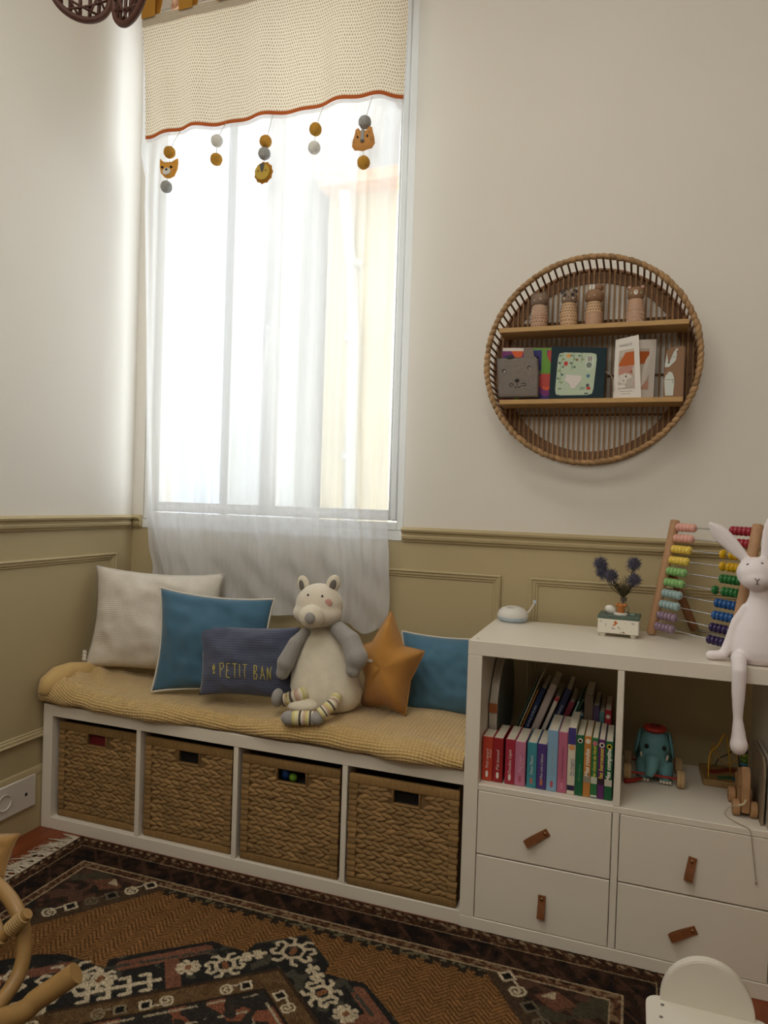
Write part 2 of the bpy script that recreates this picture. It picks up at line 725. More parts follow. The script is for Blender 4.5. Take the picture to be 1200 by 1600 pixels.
# ---- double wall outlet on the left baseboard
m_plate = M('outlet_plastic', 'D2CCC4', rough=0.4)
out = thing('wall_outlet', 'white double wall outlet plate on the left baseboard', 'outlet', (XL + 0.008, -0.50, 0.085))
b = nb()
box(b, XL + 0.008, XL + 0.016, -0.585, -0.418, 0.085, 0.187, 0.002)
make('cover_plate', b, m_plate, out)
b = nb()
rot = Matrix.Rotation(PI / 2, 3, 'Y')
lathe(b, [(0.026, 0.0), (0.026, 0.0022), (0.0235, 0.0024), (0.021, -0.003), (0.0, -0.003)], (XL + 0.0165, -0.541, 0.137), 28, rot)
make('socket_ring', b, m_plate, out)
for dy in (-0.0095, 0.0095):
    b = nb()
    lathe(b, [(0.0, 0.0005), (0.0026, 0.0005), (0.0026, -0.0028)], (XL + 0.0145, -0.541 + dy, 0.137), 10, rot)
    make('pin_hole', b, m_black, out)
b = nb()
box(b, XL + 0.0158, XL + 0.0166, -0.462, -0.453, 0.128, 0.138)
make('data_port', b, m_black, out)

# ---- across the street
m_fac = M('facade_cream_render', 'C2B596', rough=0.9, var=0.05, vscale=1.5)
m_fac2 = M('facade_pale_render', '9A9C9A', rough=0.9, var=0.04, vscale=1.2)
m_tile = M('roof_tiles', 'CFA080', rough=0.8, var=0.2, vscale=8)
bd = thing('building', 'cream rendered house across the street with a drainpipe, right half of the window', 'building', (0.2, 4.2, -3.0))
b = nb()
box(b, -1.04, 2.5, 4.0, 7.0, -3.0, 4.02)
make('wall', b, m_fac, bd, ang=False)
b = nb()
prism(b, [(3.75, 4.0), (3.75, 4.10), (5.5, 4.75), (7.2, 4.10), (7.2, 4.0)], -1.04, 2.6, lambda a, c, d: Vector((d, a, c)))
make('roof', b, m_tile, bd, ang=False)
b = nb()
tube(b, [(-0.70, 3.93, 0.3), (-0.72, 3.93, 2.6), (-0.76, 3.93, 3.3), (-0.80, 3.90, 3.62), (-0.80, 3.80, 3.95)], 0.055, 12)
for zz in (1.5, 2.6, 3.3):
    tube(b, [(-0.74, 3.93, zz), (-0.74, 3.93, zz + 0.06)], 0.072, 12)
make('drainpipe', b, M('drainpipe_zinc', 'B4B2AA', rough=0.5), bd)
b = nb()
box(b, 0.3, 1.3, 3.985, 4.02, 1.4, 3.0)
make('window', b, M('facade_window', '9AA4AA', rough=0.3), bd)
bd = thing('building', 'pale grey rendered house seen through the middle of the curtain', 'building', (-1.46, 4.0, -3.0))
b = nb()
box(b, -1.82, -1.12, 3.6, 7.0, -3.0, 6.0)
make('wall', b, m_fac2, bd, ang=False)
b = nb()
box(b, -1.86, -1.08, 3.5, 7.0, 6.0, 6.15)
make('cornice', b, m_fac2, bd, ang=False)
bd = thing('building', 'white rendered house across the street behind the left window leaf', 'building', (-3.4, 4.0, -3.0))
b = nb()
box(b, -5.2, -1.97, 3.7, 7.0, -3.0, 5.2)
make('wall', b, M('facade_white_render', 'A8AEB6', rough=0.9, var=0.03, vscale=1.0), bd, ang=False)
b = nb()
box(b, -5.3, -1.93, 3.6, 7.0, 5.2, 5.32)
make('cornice', b, m_fac2, bd, ang=False)

# ================================================================== storage furniture
UX = 1.426                      # where bench ends and tall unit begins
BF, UF = -0.39, -0.405          # fronts
bench = thing('bench_shelf', 'low white four-cube storage bench under the window', 'bench', (UX / 2, -0.195, 0))


def bpart(name, *a, bev=0.0012, parent=None, mat=None):
    b = nb()
    box(b, *a, bev)
    return make(name, b, mat or m_white, parent, ang=30)


bpart('side_panel', 0.0, 0.038, BF, 0.0, 0.0, 0.411, parent=bench)
bpart('top_panel', 0.0382, UX - 0.001, BF, 0.0, 0.373, 0.411, parent=bench)
bpart('bottom_panel', 0.0382, UX - 0.001, BF, 0.0, 0.0, 0.038, parent=bench)
for i in range(3):
    x = 0.373 + i * 0.351
    bpart('divider', x, x + 0.016, BF + 0.001, 0.0, 0.0382, 0.3728, parent=bench)

unit = thing('cube_shelf', 'white two-by-two cube shelf with four drawers right of the bench', 'shelf unit', (UX + 0.381, -0.21, 0))
UB = -0.015
bpart('top_panel', UX, UX + 0.762, UF, UB, 0.724, 0.762, parent=unit)
bpart('bottom_panel', UX, UX + 0.762, UF, UB, 0.0, 0.038, parent=unit)
bpart('side_panel', UX, UX + 0.038, UF, UB, 0.0382, 0.7238, parent=unit)
bpart('side_panel', UX + 0.724, UX + 0.762, UF, UB, 0.0382, 0.7238, parent=unit)
bpart('shelf_board', UX + 0.0382, UX + 0.7238, UF + 0.001, UB, 0.373, 0.389, parent=unit)
bpart('divider', UX + 0.373, UX + 0.389, UF + 0.001, UB, 0.3892, 0.7238, parent=unit)
bpart('divider', UX + 0.373, UX + 0.389, UF + 0.001, UB, 0.0382, 0.3728, parent=unit)
b = nb()
lathe(b, [(0.0, 0.0006), (0.004, 0.0006), (0.0045, 0.0)], (UX + 0.019, UF + 0.030, 0.762), 14)
make('screw_cap', b, M('screw_cap_grey', '8E8A86', rough=0.4), unit)

m_leather = M('tan_leather', '7A4A2A', rough=0.55, spec=0.35, var=0.18, vscale=60, bump=0.15, bscale=300)
m_rivet = M('brass_rivet', '8E6A48', rough=0.35, metallic=0.8)


def ribbon(b, path, w, th, fn):
    """Strap: path of (u, d) points, width w across v, thickness th. fn(u, v, d) -> point."""
    k = len(path)
    rows = []
    for i, (u, d) in enumerate(path):
        pa = path[max(0, i - 1)]
        pb = path[min(k - 1, i + 1)]
        tx, ty = pb[0] - pa[0], pb[1] - pa[1]
        l = math.hypot(tx, ty) or 1
        nx, ny = -ty / l * th / 2, tx / l * th / 2
        rows.append([b.verts.new(fn(u + nx, -w / 2, d + ny)), b.verts.new(fn(u + nx, w / 2, d + ny)), b.verts.new(fn(u - nx, w / 2, d - ny)), b.verts.new(fn(u - nx, -w / 2, d - ny))])
    for A, B in zip(rows[:-1], rows[1:]):
        for i in range(4):
            b.faces.new((A[i], A[(i + 1) % 4], B[(i + 1) % 4], B[i]))
    b.faces.new(rows[0])
    b.faces.new(rows[-1][::-1])
    return b


HAND = [((1.642, 0.294), (1.594, 0.261)), ((1.6375, 0.128), (1.6365, 0.080)), ((1.9815, 0.294), (1.973, 0.248)), ((1.990, 0.128), (1.940, 0.103))]
for ci, x0 in enumerate((UX + 0.038, UX + 0.389)):
    for ri, (z0, z1) in enumerate(((0.2070, 0.3728), (0.0385, 0.2050))):
        b = nb()
        box(b, x0 + 0.0018, x0 + 0.3332, UF + 0.001, UF + 0.019, z0 + 0.001, z1 - 0.001, 0.0012)
        box(b, x0 + 0.012, x0 + 0.323, UF + 0.0192, UB - 0.02, z0 + 0.008, z1 - 0.03)
        dr = make('drawer', b, m_white, unit, ang=30)
        (ax, az), (bx, bz) = HAND[ci * 2 + ri]
        L = math.hypot(bx - ax, bz - az)
        e = Vector(((bx - ax) / L, 0, (bz - az) / L))
        f = Vector((-e.z, 0, e.x))
        fn = (lambda u, v, d, ax=ax, az=az, e=e, f=f: Vector((ax, UF + 0.0009, az)) + e * u + f * v + Vector((0, -d, 0)))
        b = nb()
        ribbon(b, [(-0.006, 0.0012), (0.012, 0.0014), (L * .6, 0.003), (L * .9, 0.006), (L, 0.009), (L + .0015, 0.012), (L, 0.015), (L * .9, 0.0155), (L * .6, 0.011), (0.012, 0.0052), (0, 0.0036), (-0.006, 0.0034)], 0.0185, 0.0019, fn)
        hd = make('leather_pull', b, m_leather, dr, ang=30, label='tan leather loop pull')
        b = nb()
        lathe(b, [(0.0, 0.0022), (0.0025, 0.002), (0.0042, 0.001), (0.0046, 0.0)], (0, 0, 0), 14, Matrix.Rotation(PI / 2, 3, 'X'))
        bmesh.ops.transform(b, matrix=Matrix.Translation(fn(0.003, 0, 0.0050)), verts=b.verts[:])
        # third level: the rivet is a piece of the pull's drawer
        make('rivet', b, m_rivet, dr)

# ---- four plaited water-hyacinth baskets
m_strand = M('hyacinth_strand', '8E7048', rough=0.65, spec=0.25, var=0.22, vscale=40, rnd=0.22, stretch=(1, 4, 4))
m_band = M('hyacinth_band', '8A6C44', rough=0.7, spec=0.2, var=0.25, vscale=120, stretch=(3, 1, 0.4), rnd=0.12)
m_shell = M('basket_ground_weave', '6E5434', rough=0.8, var=0.2, vscale=60)
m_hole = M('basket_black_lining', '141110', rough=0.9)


def strand_mesh(L, w, h, bend):
    b = nb()
    st = [(-1, .05), (-.72, .55), (-.35, .92), (.05, 1.0), (.45, .9), (.78, .55), (1, .08)]
    rows = []
    for (t, k) in st:
        cx = t * L / 2
        cz = bend * (1 - t * t)
        row = []
        for (a, q) in ((-1, 0), (-.6, .75), (.05, 1), (.65, .7), (1, 0)):
            row.append(b.verts.new((cx, -q * h * (0.35 + .65 * k), cz + a * k * w / 2)))
        rows.append(row)
    for A, B in zip(rows[:-1], rows[1:]):
        for i in range(4):
            b.faces.new((A[i], A[i + 1], B[i + 1], B[i]))
    for f in b.faces:
        f.normal_update()
    me = bpy.data.meshes.new('strand')
    b.to_mesh(me)
    b.free()
    smooth(me, None)
    me.materials.append(m_strand)
    return me


STR = [strand_mesh(0.038, 0.0165, 0.0055, 0.001), strand_mesh(0.035, 0.0175, 0.0062, -0.001), strand_mesh(0.040, 0.0155, 0.005, 0.0015)]
BLAB = ['woven basket at far left of the bench with red card in its handle hole',
        'woven basket second from left in the bench with black handle hole',
        'woven basket third from left in the bench with toys showing in its hole',
        'woven basket at right end of the bench next to the drawers']
for i in range(4):
    x0 = 0.038 + i * 0.351
    bw = 0.318
    xa = x0 + (0.010, 0.006, 0.008, 0.004)[i]
    xb = xa + bw
    yf = BF + (0.020, 0.016, 0.010, 0.004)[i]
    z0, z1 = 0.0385, 0.352
    hx0, hx1 = xa + 0.118 + (0, .008, 0.0, .015)[i], xa + 0.190 + (0, .008, 0.02, .015)[i]
    hz0, hz1 = 0.290, 0.325
    bk = thing('storage_basket', BLAB[i], 'basket', ((xa + xb) / 2, yf + 0.16, z0), group='plaited baskets in the bench')
    b = nb()
    y1 = yf + 0.345
    # shell with a real handle opening in its front
    box(b, xa + .002, hx0, yf + .004, yf + .012, z0, z1)
    box(b, hx1, xb - .002, yf + .004, yf + .012, z0, z1)
    box(b, hx0, hx1, yf + .004, yf + .012, z0, hz0)
    box(b, hx0, hx1, yf + .004, yf + .012, hz1, z1)
    box(b, xa + .002, xa + .010, yf + .012, y1, z0, z1)
    box(b, xb - .010, xb - .002, yf + .012, y1, z0, z1)
    box(b, xa + .010, xb - .010, y1 - .008, y1, z0, z1)
    box(b, xa + .010, xb - .010, yf + .012, y1 - .008, z0, z0 + .008)
    make('shell', b, m_shell, bk, ang=False)
    b = nb()
    box(b, xa, xb, yf - .001, yf + .008, z1 - 0.026, z1 + .001, .004, seg=2)
    make('rim_band', b, m_band, bk)
    b = nb()
    box(b, xa, xb, yf - .001, yf + .008, z0 + .0005, z0 + 0.022, .004, seg=2)
    make('foot_band', b, m_band, bk)
    # corner cords: stacked turns at each side edge
    nc = 17
    dz = (z1 - z0 - 0.050) / nc
    b = nb()
    box(b, -0.0135, 0.0135, -0.0035, 0.006, -dz * .52, dz * .52, .0035, seg=2)
    cme = bm_mesh(b, m_strand, 'corner_turn')
    R0 = Vector(bk.location)
    for side in (0, 1):
        for k in range(nc):
            xx = (xa + .0135) if side == 0 else (xb - .0135)
            zz = z0 + .0235 + dz * (k + .5)
            inst('corner_turn', cme, bk, Matrix.Translation(Vector((xx, yf + .001, zz)) - R0) @ Matrix.Rotation(random.uniform(-.12, .12), 4, 'Y') @ Matrix.Diagonal((random.uniform(.85, 1.1), 1, 1, 1)))
    # plaited rows: leaning one way, then the other
    rows = 19
    rh = (z1 - z0 - 0.048) / rows
    cols = 10
    cw = (bw - 0.046) / cols
    for r in range(rows):
        zz = z0 + .0225 + rh * (r + .5)
        for c in range(cols):
            xx = xa + .023 + cw * (c + .5 + (0.0 if r % 2 else 0.45)) - .005
            if xx > xb - .026 or xx < xa + .024:
                continue
            if hx0 - .019 < xx < hx1 + .019 and hz0 - .008 < zz < hz1 + .008:
                continue
            a = (0.27 if r % 2 else -0.27) + random.uniform(-.07, .07)
            sc = random.uniform(.9, 1.08)
            inst('strand', random.choice(STR), bk, Matrix.Translation(Vector((xx + random.uniform(-.002, .002), yf + .0045, zz + random.uniform(-.001, .001))) - R0) @ Matrix.Rotation(a, 4, 'Y') @ Matrix.Diagonal((sc, random.uniform(.85, 1.1), random.uniform(.92, 1.1), 1)))
    # bound edge of the handle opening
    b = nb()
    tube(b, [(hx0 - .002, yf + .001, hz1), (hx0 - .002, yf + .001, hz0 - .002), (hx1 + .002, yf + .001, hz0 - .002), (hx1 + .002, yf + .001, hz1)], .003, 6)
    make('handle_edge', b, m_band, bk)
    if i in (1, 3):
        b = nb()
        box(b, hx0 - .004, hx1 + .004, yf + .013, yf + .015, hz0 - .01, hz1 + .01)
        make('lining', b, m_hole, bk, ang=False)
    if i == 0:
        b = nb()
        box(b, xa + .015, xb - .015, yf + .016, yf + .020, z0 + .0085, 0.335, .001)
        make('card_sheet', b, M('red_card', '6A1C22', rough=0.6), None, label='dark red card inside the far left basket', cat='card')
    if i == 2:
        b = nb()
        box(b, xa + .03, xb - .03, yf + .05, y1 - .03, z0 + .0085, hz0 - .004, .01)
        make('toy_box', b, M('toy_bin_dark', '2E2A28', rough=0.7), None, label='dark box of toys inside the third basket', cat='box')
        ell_list = [('toy_ball', (hx0 + .038, yf + .030, hz0 + .006), (.013, .012, .012), '6E9A2E', 'green knob toy in the third basket handle hole'),
                    ('toy_block', (hx0 + .014, yf + .030, hz0 + .014), (.012, .012, .018), '1E3F7A', 'dark blue toy in the third basket handle hole'),
                    ('toy_peg', (hx1 - .010, yf + .032, hz0 + .025), (.006, .01, .012), 'A03020', 'red toy peg in the third basket handle hole')]
        for (nm, c, r, cl, lb) in ell_list:
            b = nb()
            ell(b, c, r, nu=14, nv=10)
            tube(b, [(c[0], c[1] + .01, hz0 - .006), (c[0], c[1] + .004, c[2])], r[0] * .6, 8)
            make(nm, b, M('toy_' + cl, cl, rough=0.4), None, label=lb, cat='toy')

# ================================================================== blanket over the bench pad
m_blanket = knit('blanket_mustard_waffle', 'CBAA70', 0.011, 0.009, strength=0.55, dark=0.8, dist=0.003)


def build_blanket():
    n = 150
    # cross-section stations: (distance along, y, z base)
    prof = []
    for k in range(18):
        t = k / 17
        prof.append((0.02 + t * -0.372, None))
    yb, yfr = 0.018, -0.352
    nu = n
    sec = []
    for k in range(22):
        sec.append(('top', yb + (yfr - yb) * k / 21))
    for k in range(1, 13):
        sec.append(('lip', k / 12))
    verts = []
    uvs = []
    x0, x1 = -0.004, UX - 0.004
    for iu in range(nu + 1):
        x = x0 + (x1 - x0) * iu / nu
        # crest height of the pad along its length
        zt = 0.468 + 0.008 * math.sin(x * 6 + 1) + 0.006 * math.sin(x * 14 + .6)
        if x > 1.26:
            zt -= 0.018 * ((x - 1.26) / .16) ** 1.5
        zt += 0.024 * math.exp(-((x - 0.02) / .075) ** 2)
        lipz = 0.4060 + 0.010 * (1 + math.sin(x * 6.3 + 2) * .7 + .3 * math.sin(x * 15)) * .5
        bulge = 0.044 + 0.010 * math.sin(x * 6.5) + 0.006 * math.sin(x * 15 + 1) + .003 * math.sin(x * 31)
        s = 0
        last = None
        for kind, t in sec:
            if kind == 'top':
                y = t
                q = (y - yfr) / (yb - yfr)
                z = zt + 0.010 * math.sin(q * 3) - 0.008 * q
                z += 0.006 * noise.noise(Vector((x * 5, y * 7, 3.1))) + 0.004 * noise.noise(Vector((x * 13, y * 11, 9.0)))
                # creases near the left end
                z += 0.010 * math.exp(-(x / .14) ** 2) * math.sin((x * .8 + y * 1.1) * 60)
                if x > 1.15:
                    z += 0.012 * math.exp(-((x - 1.2) / .1) ** 2) * math.exp(-((y + .20) / .1) ** 2)
            else:
                a = t * PI * .78
                hz = zt - lipz
                y = yfr - (math.sin(a)) * (bulge + .012)
                zc = (zt + lipz) / 2 + .004
                z = zc + math.cos(a * 1.28) * hz / 2
                z += 0.005 * noise.noise(Vector((x * 16, t * 3, 5)))
                z = max(z, 0.4125) if y > BF - .002 else max(z, 0.398)
            p = Vector((x, y, z))
            if last is not None:
                s += (p - last).length
            last = p
            verts.append(p)
            uvs.append((x, s))
    m = len(sec)
    faces = []
    for i in range(nu):
        for j in range(m - 1):
            faces.append((i * m + j, i * m + j + 1, (i + 1) * m + j + 1, (i + 1) * m + j))
    # underside so that it is a body
    base = len(verts)
    for i in range(nu + 1):
        p = verts[i * m]
        verts.append(Vector((p.x, p.y, 0.4115)))
        uvs.append((p.x, -.05))
        q = verts[i * m + m - 1]
        verts.append(Vector((p.x, max(q.y + .01, BF + .004), 0.4115)))
        uvs.append((p.x, .6))
    for i in range(nu):
        a = base + 2 * i
        faces.append((i * m, (i + 1) * m, a + 2, a))
        faces.append((a, a + 2, a + 3, a + 1))
        faces.append((a + 1, a + 3, (i + 1) * m + m - 1, i * m + m - 1))
    for i in (0, nu):
        loop = [i * m + j for j in range(m)] + [base + 2 * i + 1, base + 2 * i]
        faces.append(loop)
    me = bpy.data.meshes.new('blanket')
    me.from_pydata(verts, [], faces)
    uvl = me.uv_layers.new(name='UVMap')
    for lp in me.loops:
        uvl.data[lp.index].uv = uvs[lp.vertex_index]
    bm = bmesh.new()
    bm.from_mesh(me)
    bmesh.ops.recalc_face_normals(bm, faces=bm.faces[:])
    bm.to_mesh(me)
    bm.free()
    smooth(me, 70)
    return me


bl = thing('blanket', 'mustard waffle-knit blanket spread over the bench pad', 'blanket', (UX / 2, -0.19, 0.412))
make('cover', build_blanket(), m_blanket, bl)
b = nb()   # bunched roll of the same cloth at the wall end
pts = [(0.030, -0.425, 0.452), (0.026, -0.40, 0.480), (0.028, -0.36, 0.498), (0.035, -0.31, 0.503), (0.05, -0.25, 0.497), (0.075, -0.20, 0.488)]
tube(b, pts, [0.018, 0.030, 0.034, 0.032, 0.028, 0.018], 16)
make('bunched_fold', b, m_blanket, bl, ang=None)


# ================================================================== cushions
def cushion(corners, thick, bow=0.05, n=30, wr=0.004, seed=0.0, pw=0.62, sag=0.0):
    """Stuffed pillow from its four corners TL TR BR BL. Returns mesh and a function for points on the front."""
    TL, TR, BR, BL = [Vector(c) for c in corners]
    W = ((TR - TL).length + (BR - BL).length) / 2
    H = ((BL - TL).length + (BR - TR).length) / 2
    nrm = (TR - TL + BR - BL).cross(TL - BL + TR - BR).normalized()
    if nrm.y > 0:
        nrm = -nrm

    def flat(u, v):
        du, dv = 2 * u - 1, 2 * v - 1
        uu = .5 + du / 2 * (1 - bow * (1 - dv * dv) * abs(du))
        vv = .5 + dv / 2 * (1 - bow * (1 - du * du) * abs(dv))
        return TL * (1 - uu) * (1 - vv) + TR * uu * (1 - vv) + BR * uu * vv + BL * (1 - uu) * vv

    def hgt(u, v):
        du, dv = 2 * u - 1, 2 * v - 1
        h = max(0.0, (1 - abs(du) ** 2.3) * (1 - abs(dv) ** 2.3)) ** pw
        w = noise.noise(Vector((u * 3.3 + seed, v * 3.3, seed))) * wr * 1.5 + noise.noise(Vector((u * 9 + seed, v * 7, seed + 4))) * wr
        return thick * h + w * min(1, h * 1.5)

    def front(u, v, off=0.0):
        return flat(u, v) + nrm * (hgt(u, v) + off)

    verts, uvs, faces = [], [], []
    idx = {}
    for s in (0, 1):
        for j in range(n + 1):
            for i in range(n + 1):
                if s == 1 and (i in (0, n) or j in (0, n)):
                    idx[(s, i, j)] = idx[(0, i, j)]
                    continue
                u, v = i / n, j / n
                p = front(u, v) if s == 0 else flat(u, v) - nrm * hgt(u, v) * .8
                idx[(s, i, j)] = len(verts)
                verts.append(p)
                uvs.append((u * W, v * H))
    for s in (0, 1):
        for j in range(n):
            for i in range(n):
                q = [idx[(s, i, j)], idx[(s, i + 1, j)], idx[(s, i + 1, j + 1)], idx[(s, i, j + 1)]]
                faces.append(q if s == 0 else q[::-1])
    me = bpy.data.meshes.new('cushion')
    me.from_pydata(verts, [], faces)
    uvl = me.uv_layers.new(name='UVMap')
    for lp in me.loops:
        uvl.data[lp.index].uv = uvs[lp.vertex_index]
    bm = bmesh.new()
    bm.from_mesh(me)
    bmesh.ops.recalc_face_normals(bm, faces=bm.faces[:])
    bm.to_mesh(me)
    bm.free()
    smooth(me, None)
    border = [flat(i / n, 0) for i in range(n)] + [flat(1, i / n) for i in range(n)] + [flat(1 - i / n, 1) for i in range(n)] + [flat(0, 1 - i / n) for i in range(n + 1)]
    return me, front, border, nrm


def centre(c):
    c = [Vector(q) for q in c]
    m = sum(c, Vector()) / 4
    return Vector((m.x, m.y, min(q.z for q in c)))


m_waffle = knit('white_waffle_cotton', 'D0C8BC', 0.0075, 0.0075, strength=0.20, dark=0.95, dist=0.002)
m_linen_teal = M('teal_linen', '42647A', rough=0.9, spec=0.1, sheen=0.25, var=0.10, vscale=14, bump=0.12, bscale=420)
m_linen_teal2 = M('teal_linen_light', '4A6E84', rough=0.9, spec=0.1, sheen=0.25, var=0.08, vscale=14, bump=0.12, bscale=420)
m_navy = knit('navy_crinkle_gauze', '4C5064', 0, 0.0085, strength=0.25, dark=0.93, dist=0.0012)
m_pipe = M('white_piping', 'CFC8BC', rough=0.8)

c = [at(137, 882, -.165), at(352, 896, -.03), at(345, 1066, -.11), at(130, 1042, -.25)]
c[0].x = max(c[0].x, XL + .012)
c[3].x = max(c[3].x, 0.014)
pl = thing('cushion', 'large off-white waffle cushion leaning in the corner by the left wall', 'cushion', centre(c))
me, fr, bd_, nr = cushion(c, 0.075, bow=0.10, wr=0.014, seed=1.7)
make('cover', me, m_waffle, pl)
b = nb()
for k in range(3):
    p = bd_[92 + k]
    ell(b, p + Vector((-.002 - .004 * k, -.006, .004)), (.010, .004, .008), nu=8, nv=6)
make('tie_tab', b, m_waffle, pl)

c = [at(250, 918, -.215), at(429, 936, -.185), at(420, 1088, -.255), at(236, 1081, -.325)]
pl = thing('cushion', 'dark teal linen cushion with white piping in front of the off-white one', 'cushion', centre(c))
me, fr, bd_, nr = cushion(c, 0.052, bow=0.10, wr=0.010, seed=4.2)
make('cover', me, m_linen_teal, pl)
b = nb()
tube(b, bd_, 0.0032, 6, cap=False)
make('piping', b, m_pipe, pl, ang=None)

c = [at(308, 973, -.275), at(470, 980, -.235), at(458, 1096, -.275), at(311, 1086, -.350)]
pl = thing('cushion', 'small navy cushion lettered in yellow beside the plush bear', 'cushion', centre(c))
me, fr, bd_, nr = cushion(c, 0.042, bow=0.09, wr=0.009, seed=7.9)
make('cover', me, m_navy, pl)
# hand-drawn lettering PETIT BAN, in strokes on a unit cell
GL = {'P': [[(0.1, 0), (0, 1.0), (.5, 1.02), (.62, .75), (.1, .5)]],
      'E': [[(.7, 1.0), (.12, 1.0), (.05, .02), (.62, .0)], [(0, .5), (.5, .52)]],
      'T': [[(0, 1.0), (.75, 1.02)], [(.4, 1.0), (.36, 0)]],
      'I': [[(.3, 1.0), (.32, .05)]],
      'B': [[(.05, 1.0), (.05, 0), (.5, .05), (.55, .35), (.1, .5), (.45, .65), (.45, .95), (0, 1.0)]],
      'A': [[(0, 0), (.32, .95), (.68, 0)], [(.12, .35), (.55, .36)]],
      'N': [[(.05, 0), (.08, .92), (.6, .05), (.62, .95)]]}
m_yel = M('yellow_thread', 'B6A85C', rough=0.8)


def strokes(list_of, uvfn, rad):
    b = nb()
    for poly in list_of:
        pts = []
        for (p, q) in zip(poly[:-1], poly[1:]):
            for k in range(6):
                t = k / 6
                pts.append(uvfn(p[0] + (q[0] - p[0]) * t, p[1] + (q[1] - p[1]) * t))
        pts.append(uvfn(*poly[-1]))
        tube(b, pts, rad, 5)
    return b


# positions along the cushion measured on the photograph (fractions of the cushion)
LET = [('P', .262, .058), ('E', .330, .060), ('T', .400, .062), ('I', .462, .03), ('T', .500, .062), ('B', .615, .058), ('A', .682, .062), ('N', .755, .06)]
for ch, u0, w in LET:
    b = strokes(GL[ch], lambda a, q, u0=u0, w=w: fr(u0 + a * w * 1.05, .755 - q * .195, .0004), .0016)
    make('letter', b, m_yel, pl, ang=None)
b = strokes([[(.5, 0), (.5, 1)], [(.1, .75), (.15, .4), (.5, .35)], [(.9, .85), (.85, .5), (.5, .45)], [(.1, 0), (.9, 0)], [(.2, .08), (.8, .08)]], lambda a, q: fr(.172 + a * .034, .70 - q * .125, .0004), .0015)
make('cactus_motif', b, m_yel, pl, ang=None)

c = [at(628, 986, -.035), at(748, 999, -.035), at(748, 1152, -.10), at(634, 1118, -.115)]
for q in c[1:3]:
    q.x = min(q.x, UX - .012)
for q in c[2:]:
    q.z = max(q.z, .468)
pl = thing('cushion', 'blue linen cushion with white piping between the star and the tall shelf', 'cushion', centre(c))
me, fr, bd_, nr = cushion(c, 0.055, bow=0.06, wr=0.008, seed=11.3)
make('cover', me, m_linen_teal2, pl)
b = nb()
tube(b, bd_, 0.003, 6, cap=False)
make('piping', b, m_pipe, pl, ang=None)


# ---- mustard star
def star():
    cx = at(606, 1044, -.20)
    tips = [at(611, 955, -.165), at(663, 1018, -.195), at(633, 1117, -.235), at(563, 1108, -.150), at(556, 1012, -.150)]
    inn = [at(630, 1010, -.19), at(641, 1063, -.205), at(602, 1100, -.22), at(572, 1060, -.20), at(582, 1003, -.185)]
    ring = []
    for k in range(5):
        a, b_, c_ = tips[k], inn[k], tips[(k + 1) % 5]
        for t in range(8):
            ring.append(a.lerp(b_, t / 8))
        for t in range(8):
            ring.append(b_.lerp(c_, t / 8))
    nrm = Vector((0.05, -1, .18)).normalized()
    n = len(ring)
    R = 14
    vf, faces = [], []
    idx = {}
    for s in (0, 1):
        for r in range(R + 1):
            for k in range(n):
                if r == R and s == 1:
                    idx[(s, r, k)] = idx[(0, r, k)]
                    continue
                q = r / R
                p = cx.lerp(ring[k], q)
                d = (ring[k] - cx).length
                h = .078 * (1 - q ** 2.4) ** .5 * (1 if s == 0 else -.6)
                h += .0035 * noise.noise(p * 28) * (1 - q)
                # seam puckers
                h += .0018 * math.sin(k * 2.9) * q * (1 - q) * 3
                idx[(s, r, k)] = len(vf)
                vf.append(p + nrm * h)
    for s in (0, 1):
        for r in range(R):
            for k in range(n):
                k2 = (k + 1) % n
                if r == 0:
                    faces.append((idx[(s, 0, 0)], idx[(s, 1, k)], idx[(s, 1, k2)]))
                else:
                    faces.append((idx[(s, r, k)], idx[(s, r + 1, k)], idx[(s, r + 1, k2)], idx[(s, r, k2)]))
    me = bpy.data.meshes.new('star')
    me.from_pydata(vf, [], faces)
    bm = bmesh.new()
    bm.from_mesh(me)
    bmesh.ops.remove_doubles(bm, verts=bm.verts[:], dist=1e-6)
    bmesh.ops.recalc_face_normals(bm, faces=bm.faces[:])
    rs = set()
    for p in ring:
        rs.add((round(p.x, 4), round(p.y, 4), round(p.z, 4)))
    inner = [v for v in bm.verts if (round(v.co.x, 4), round(v.co.y, 4), round(v.co.z, 4)) not in rs]
    for _ in range(14):
        bmesh.ops.smooth_vert(bm, verts=inner, factor=.5, use_axis_x=True, use_axis_y=True, use_axis_z=True)
    bm.to_mesh(me)
    bm.free()
    smooth(me, None)
    return me, ring, cx


me, ring, cx = star()
m_star = M('mustard_linen', 'AC7A3C', rough=0.9, spec=0.1, sheen=0.2, var=0.08, vscale=16, bump=0.12, bscale=420)
st = thing('star_cushion', 'mustard star-shaped cushion right of the plush bear', 'cushion', Vector((cx.x, cx.y, .47)))
make('cover', me, m_star, st)
b = nb()
tube(b, ring + ring[:1], 0.0026, 6, cap=False)
make('seam', b, m_star, st, ang=None)
b = nb()
t = at(576, 1032, -.262)
box(b, t.x - .006, t.x + .012, t.y, t.y + .001, t.z - .004, t.z + .004)
make('care_tag', b, m_pipe, st, ang=False)

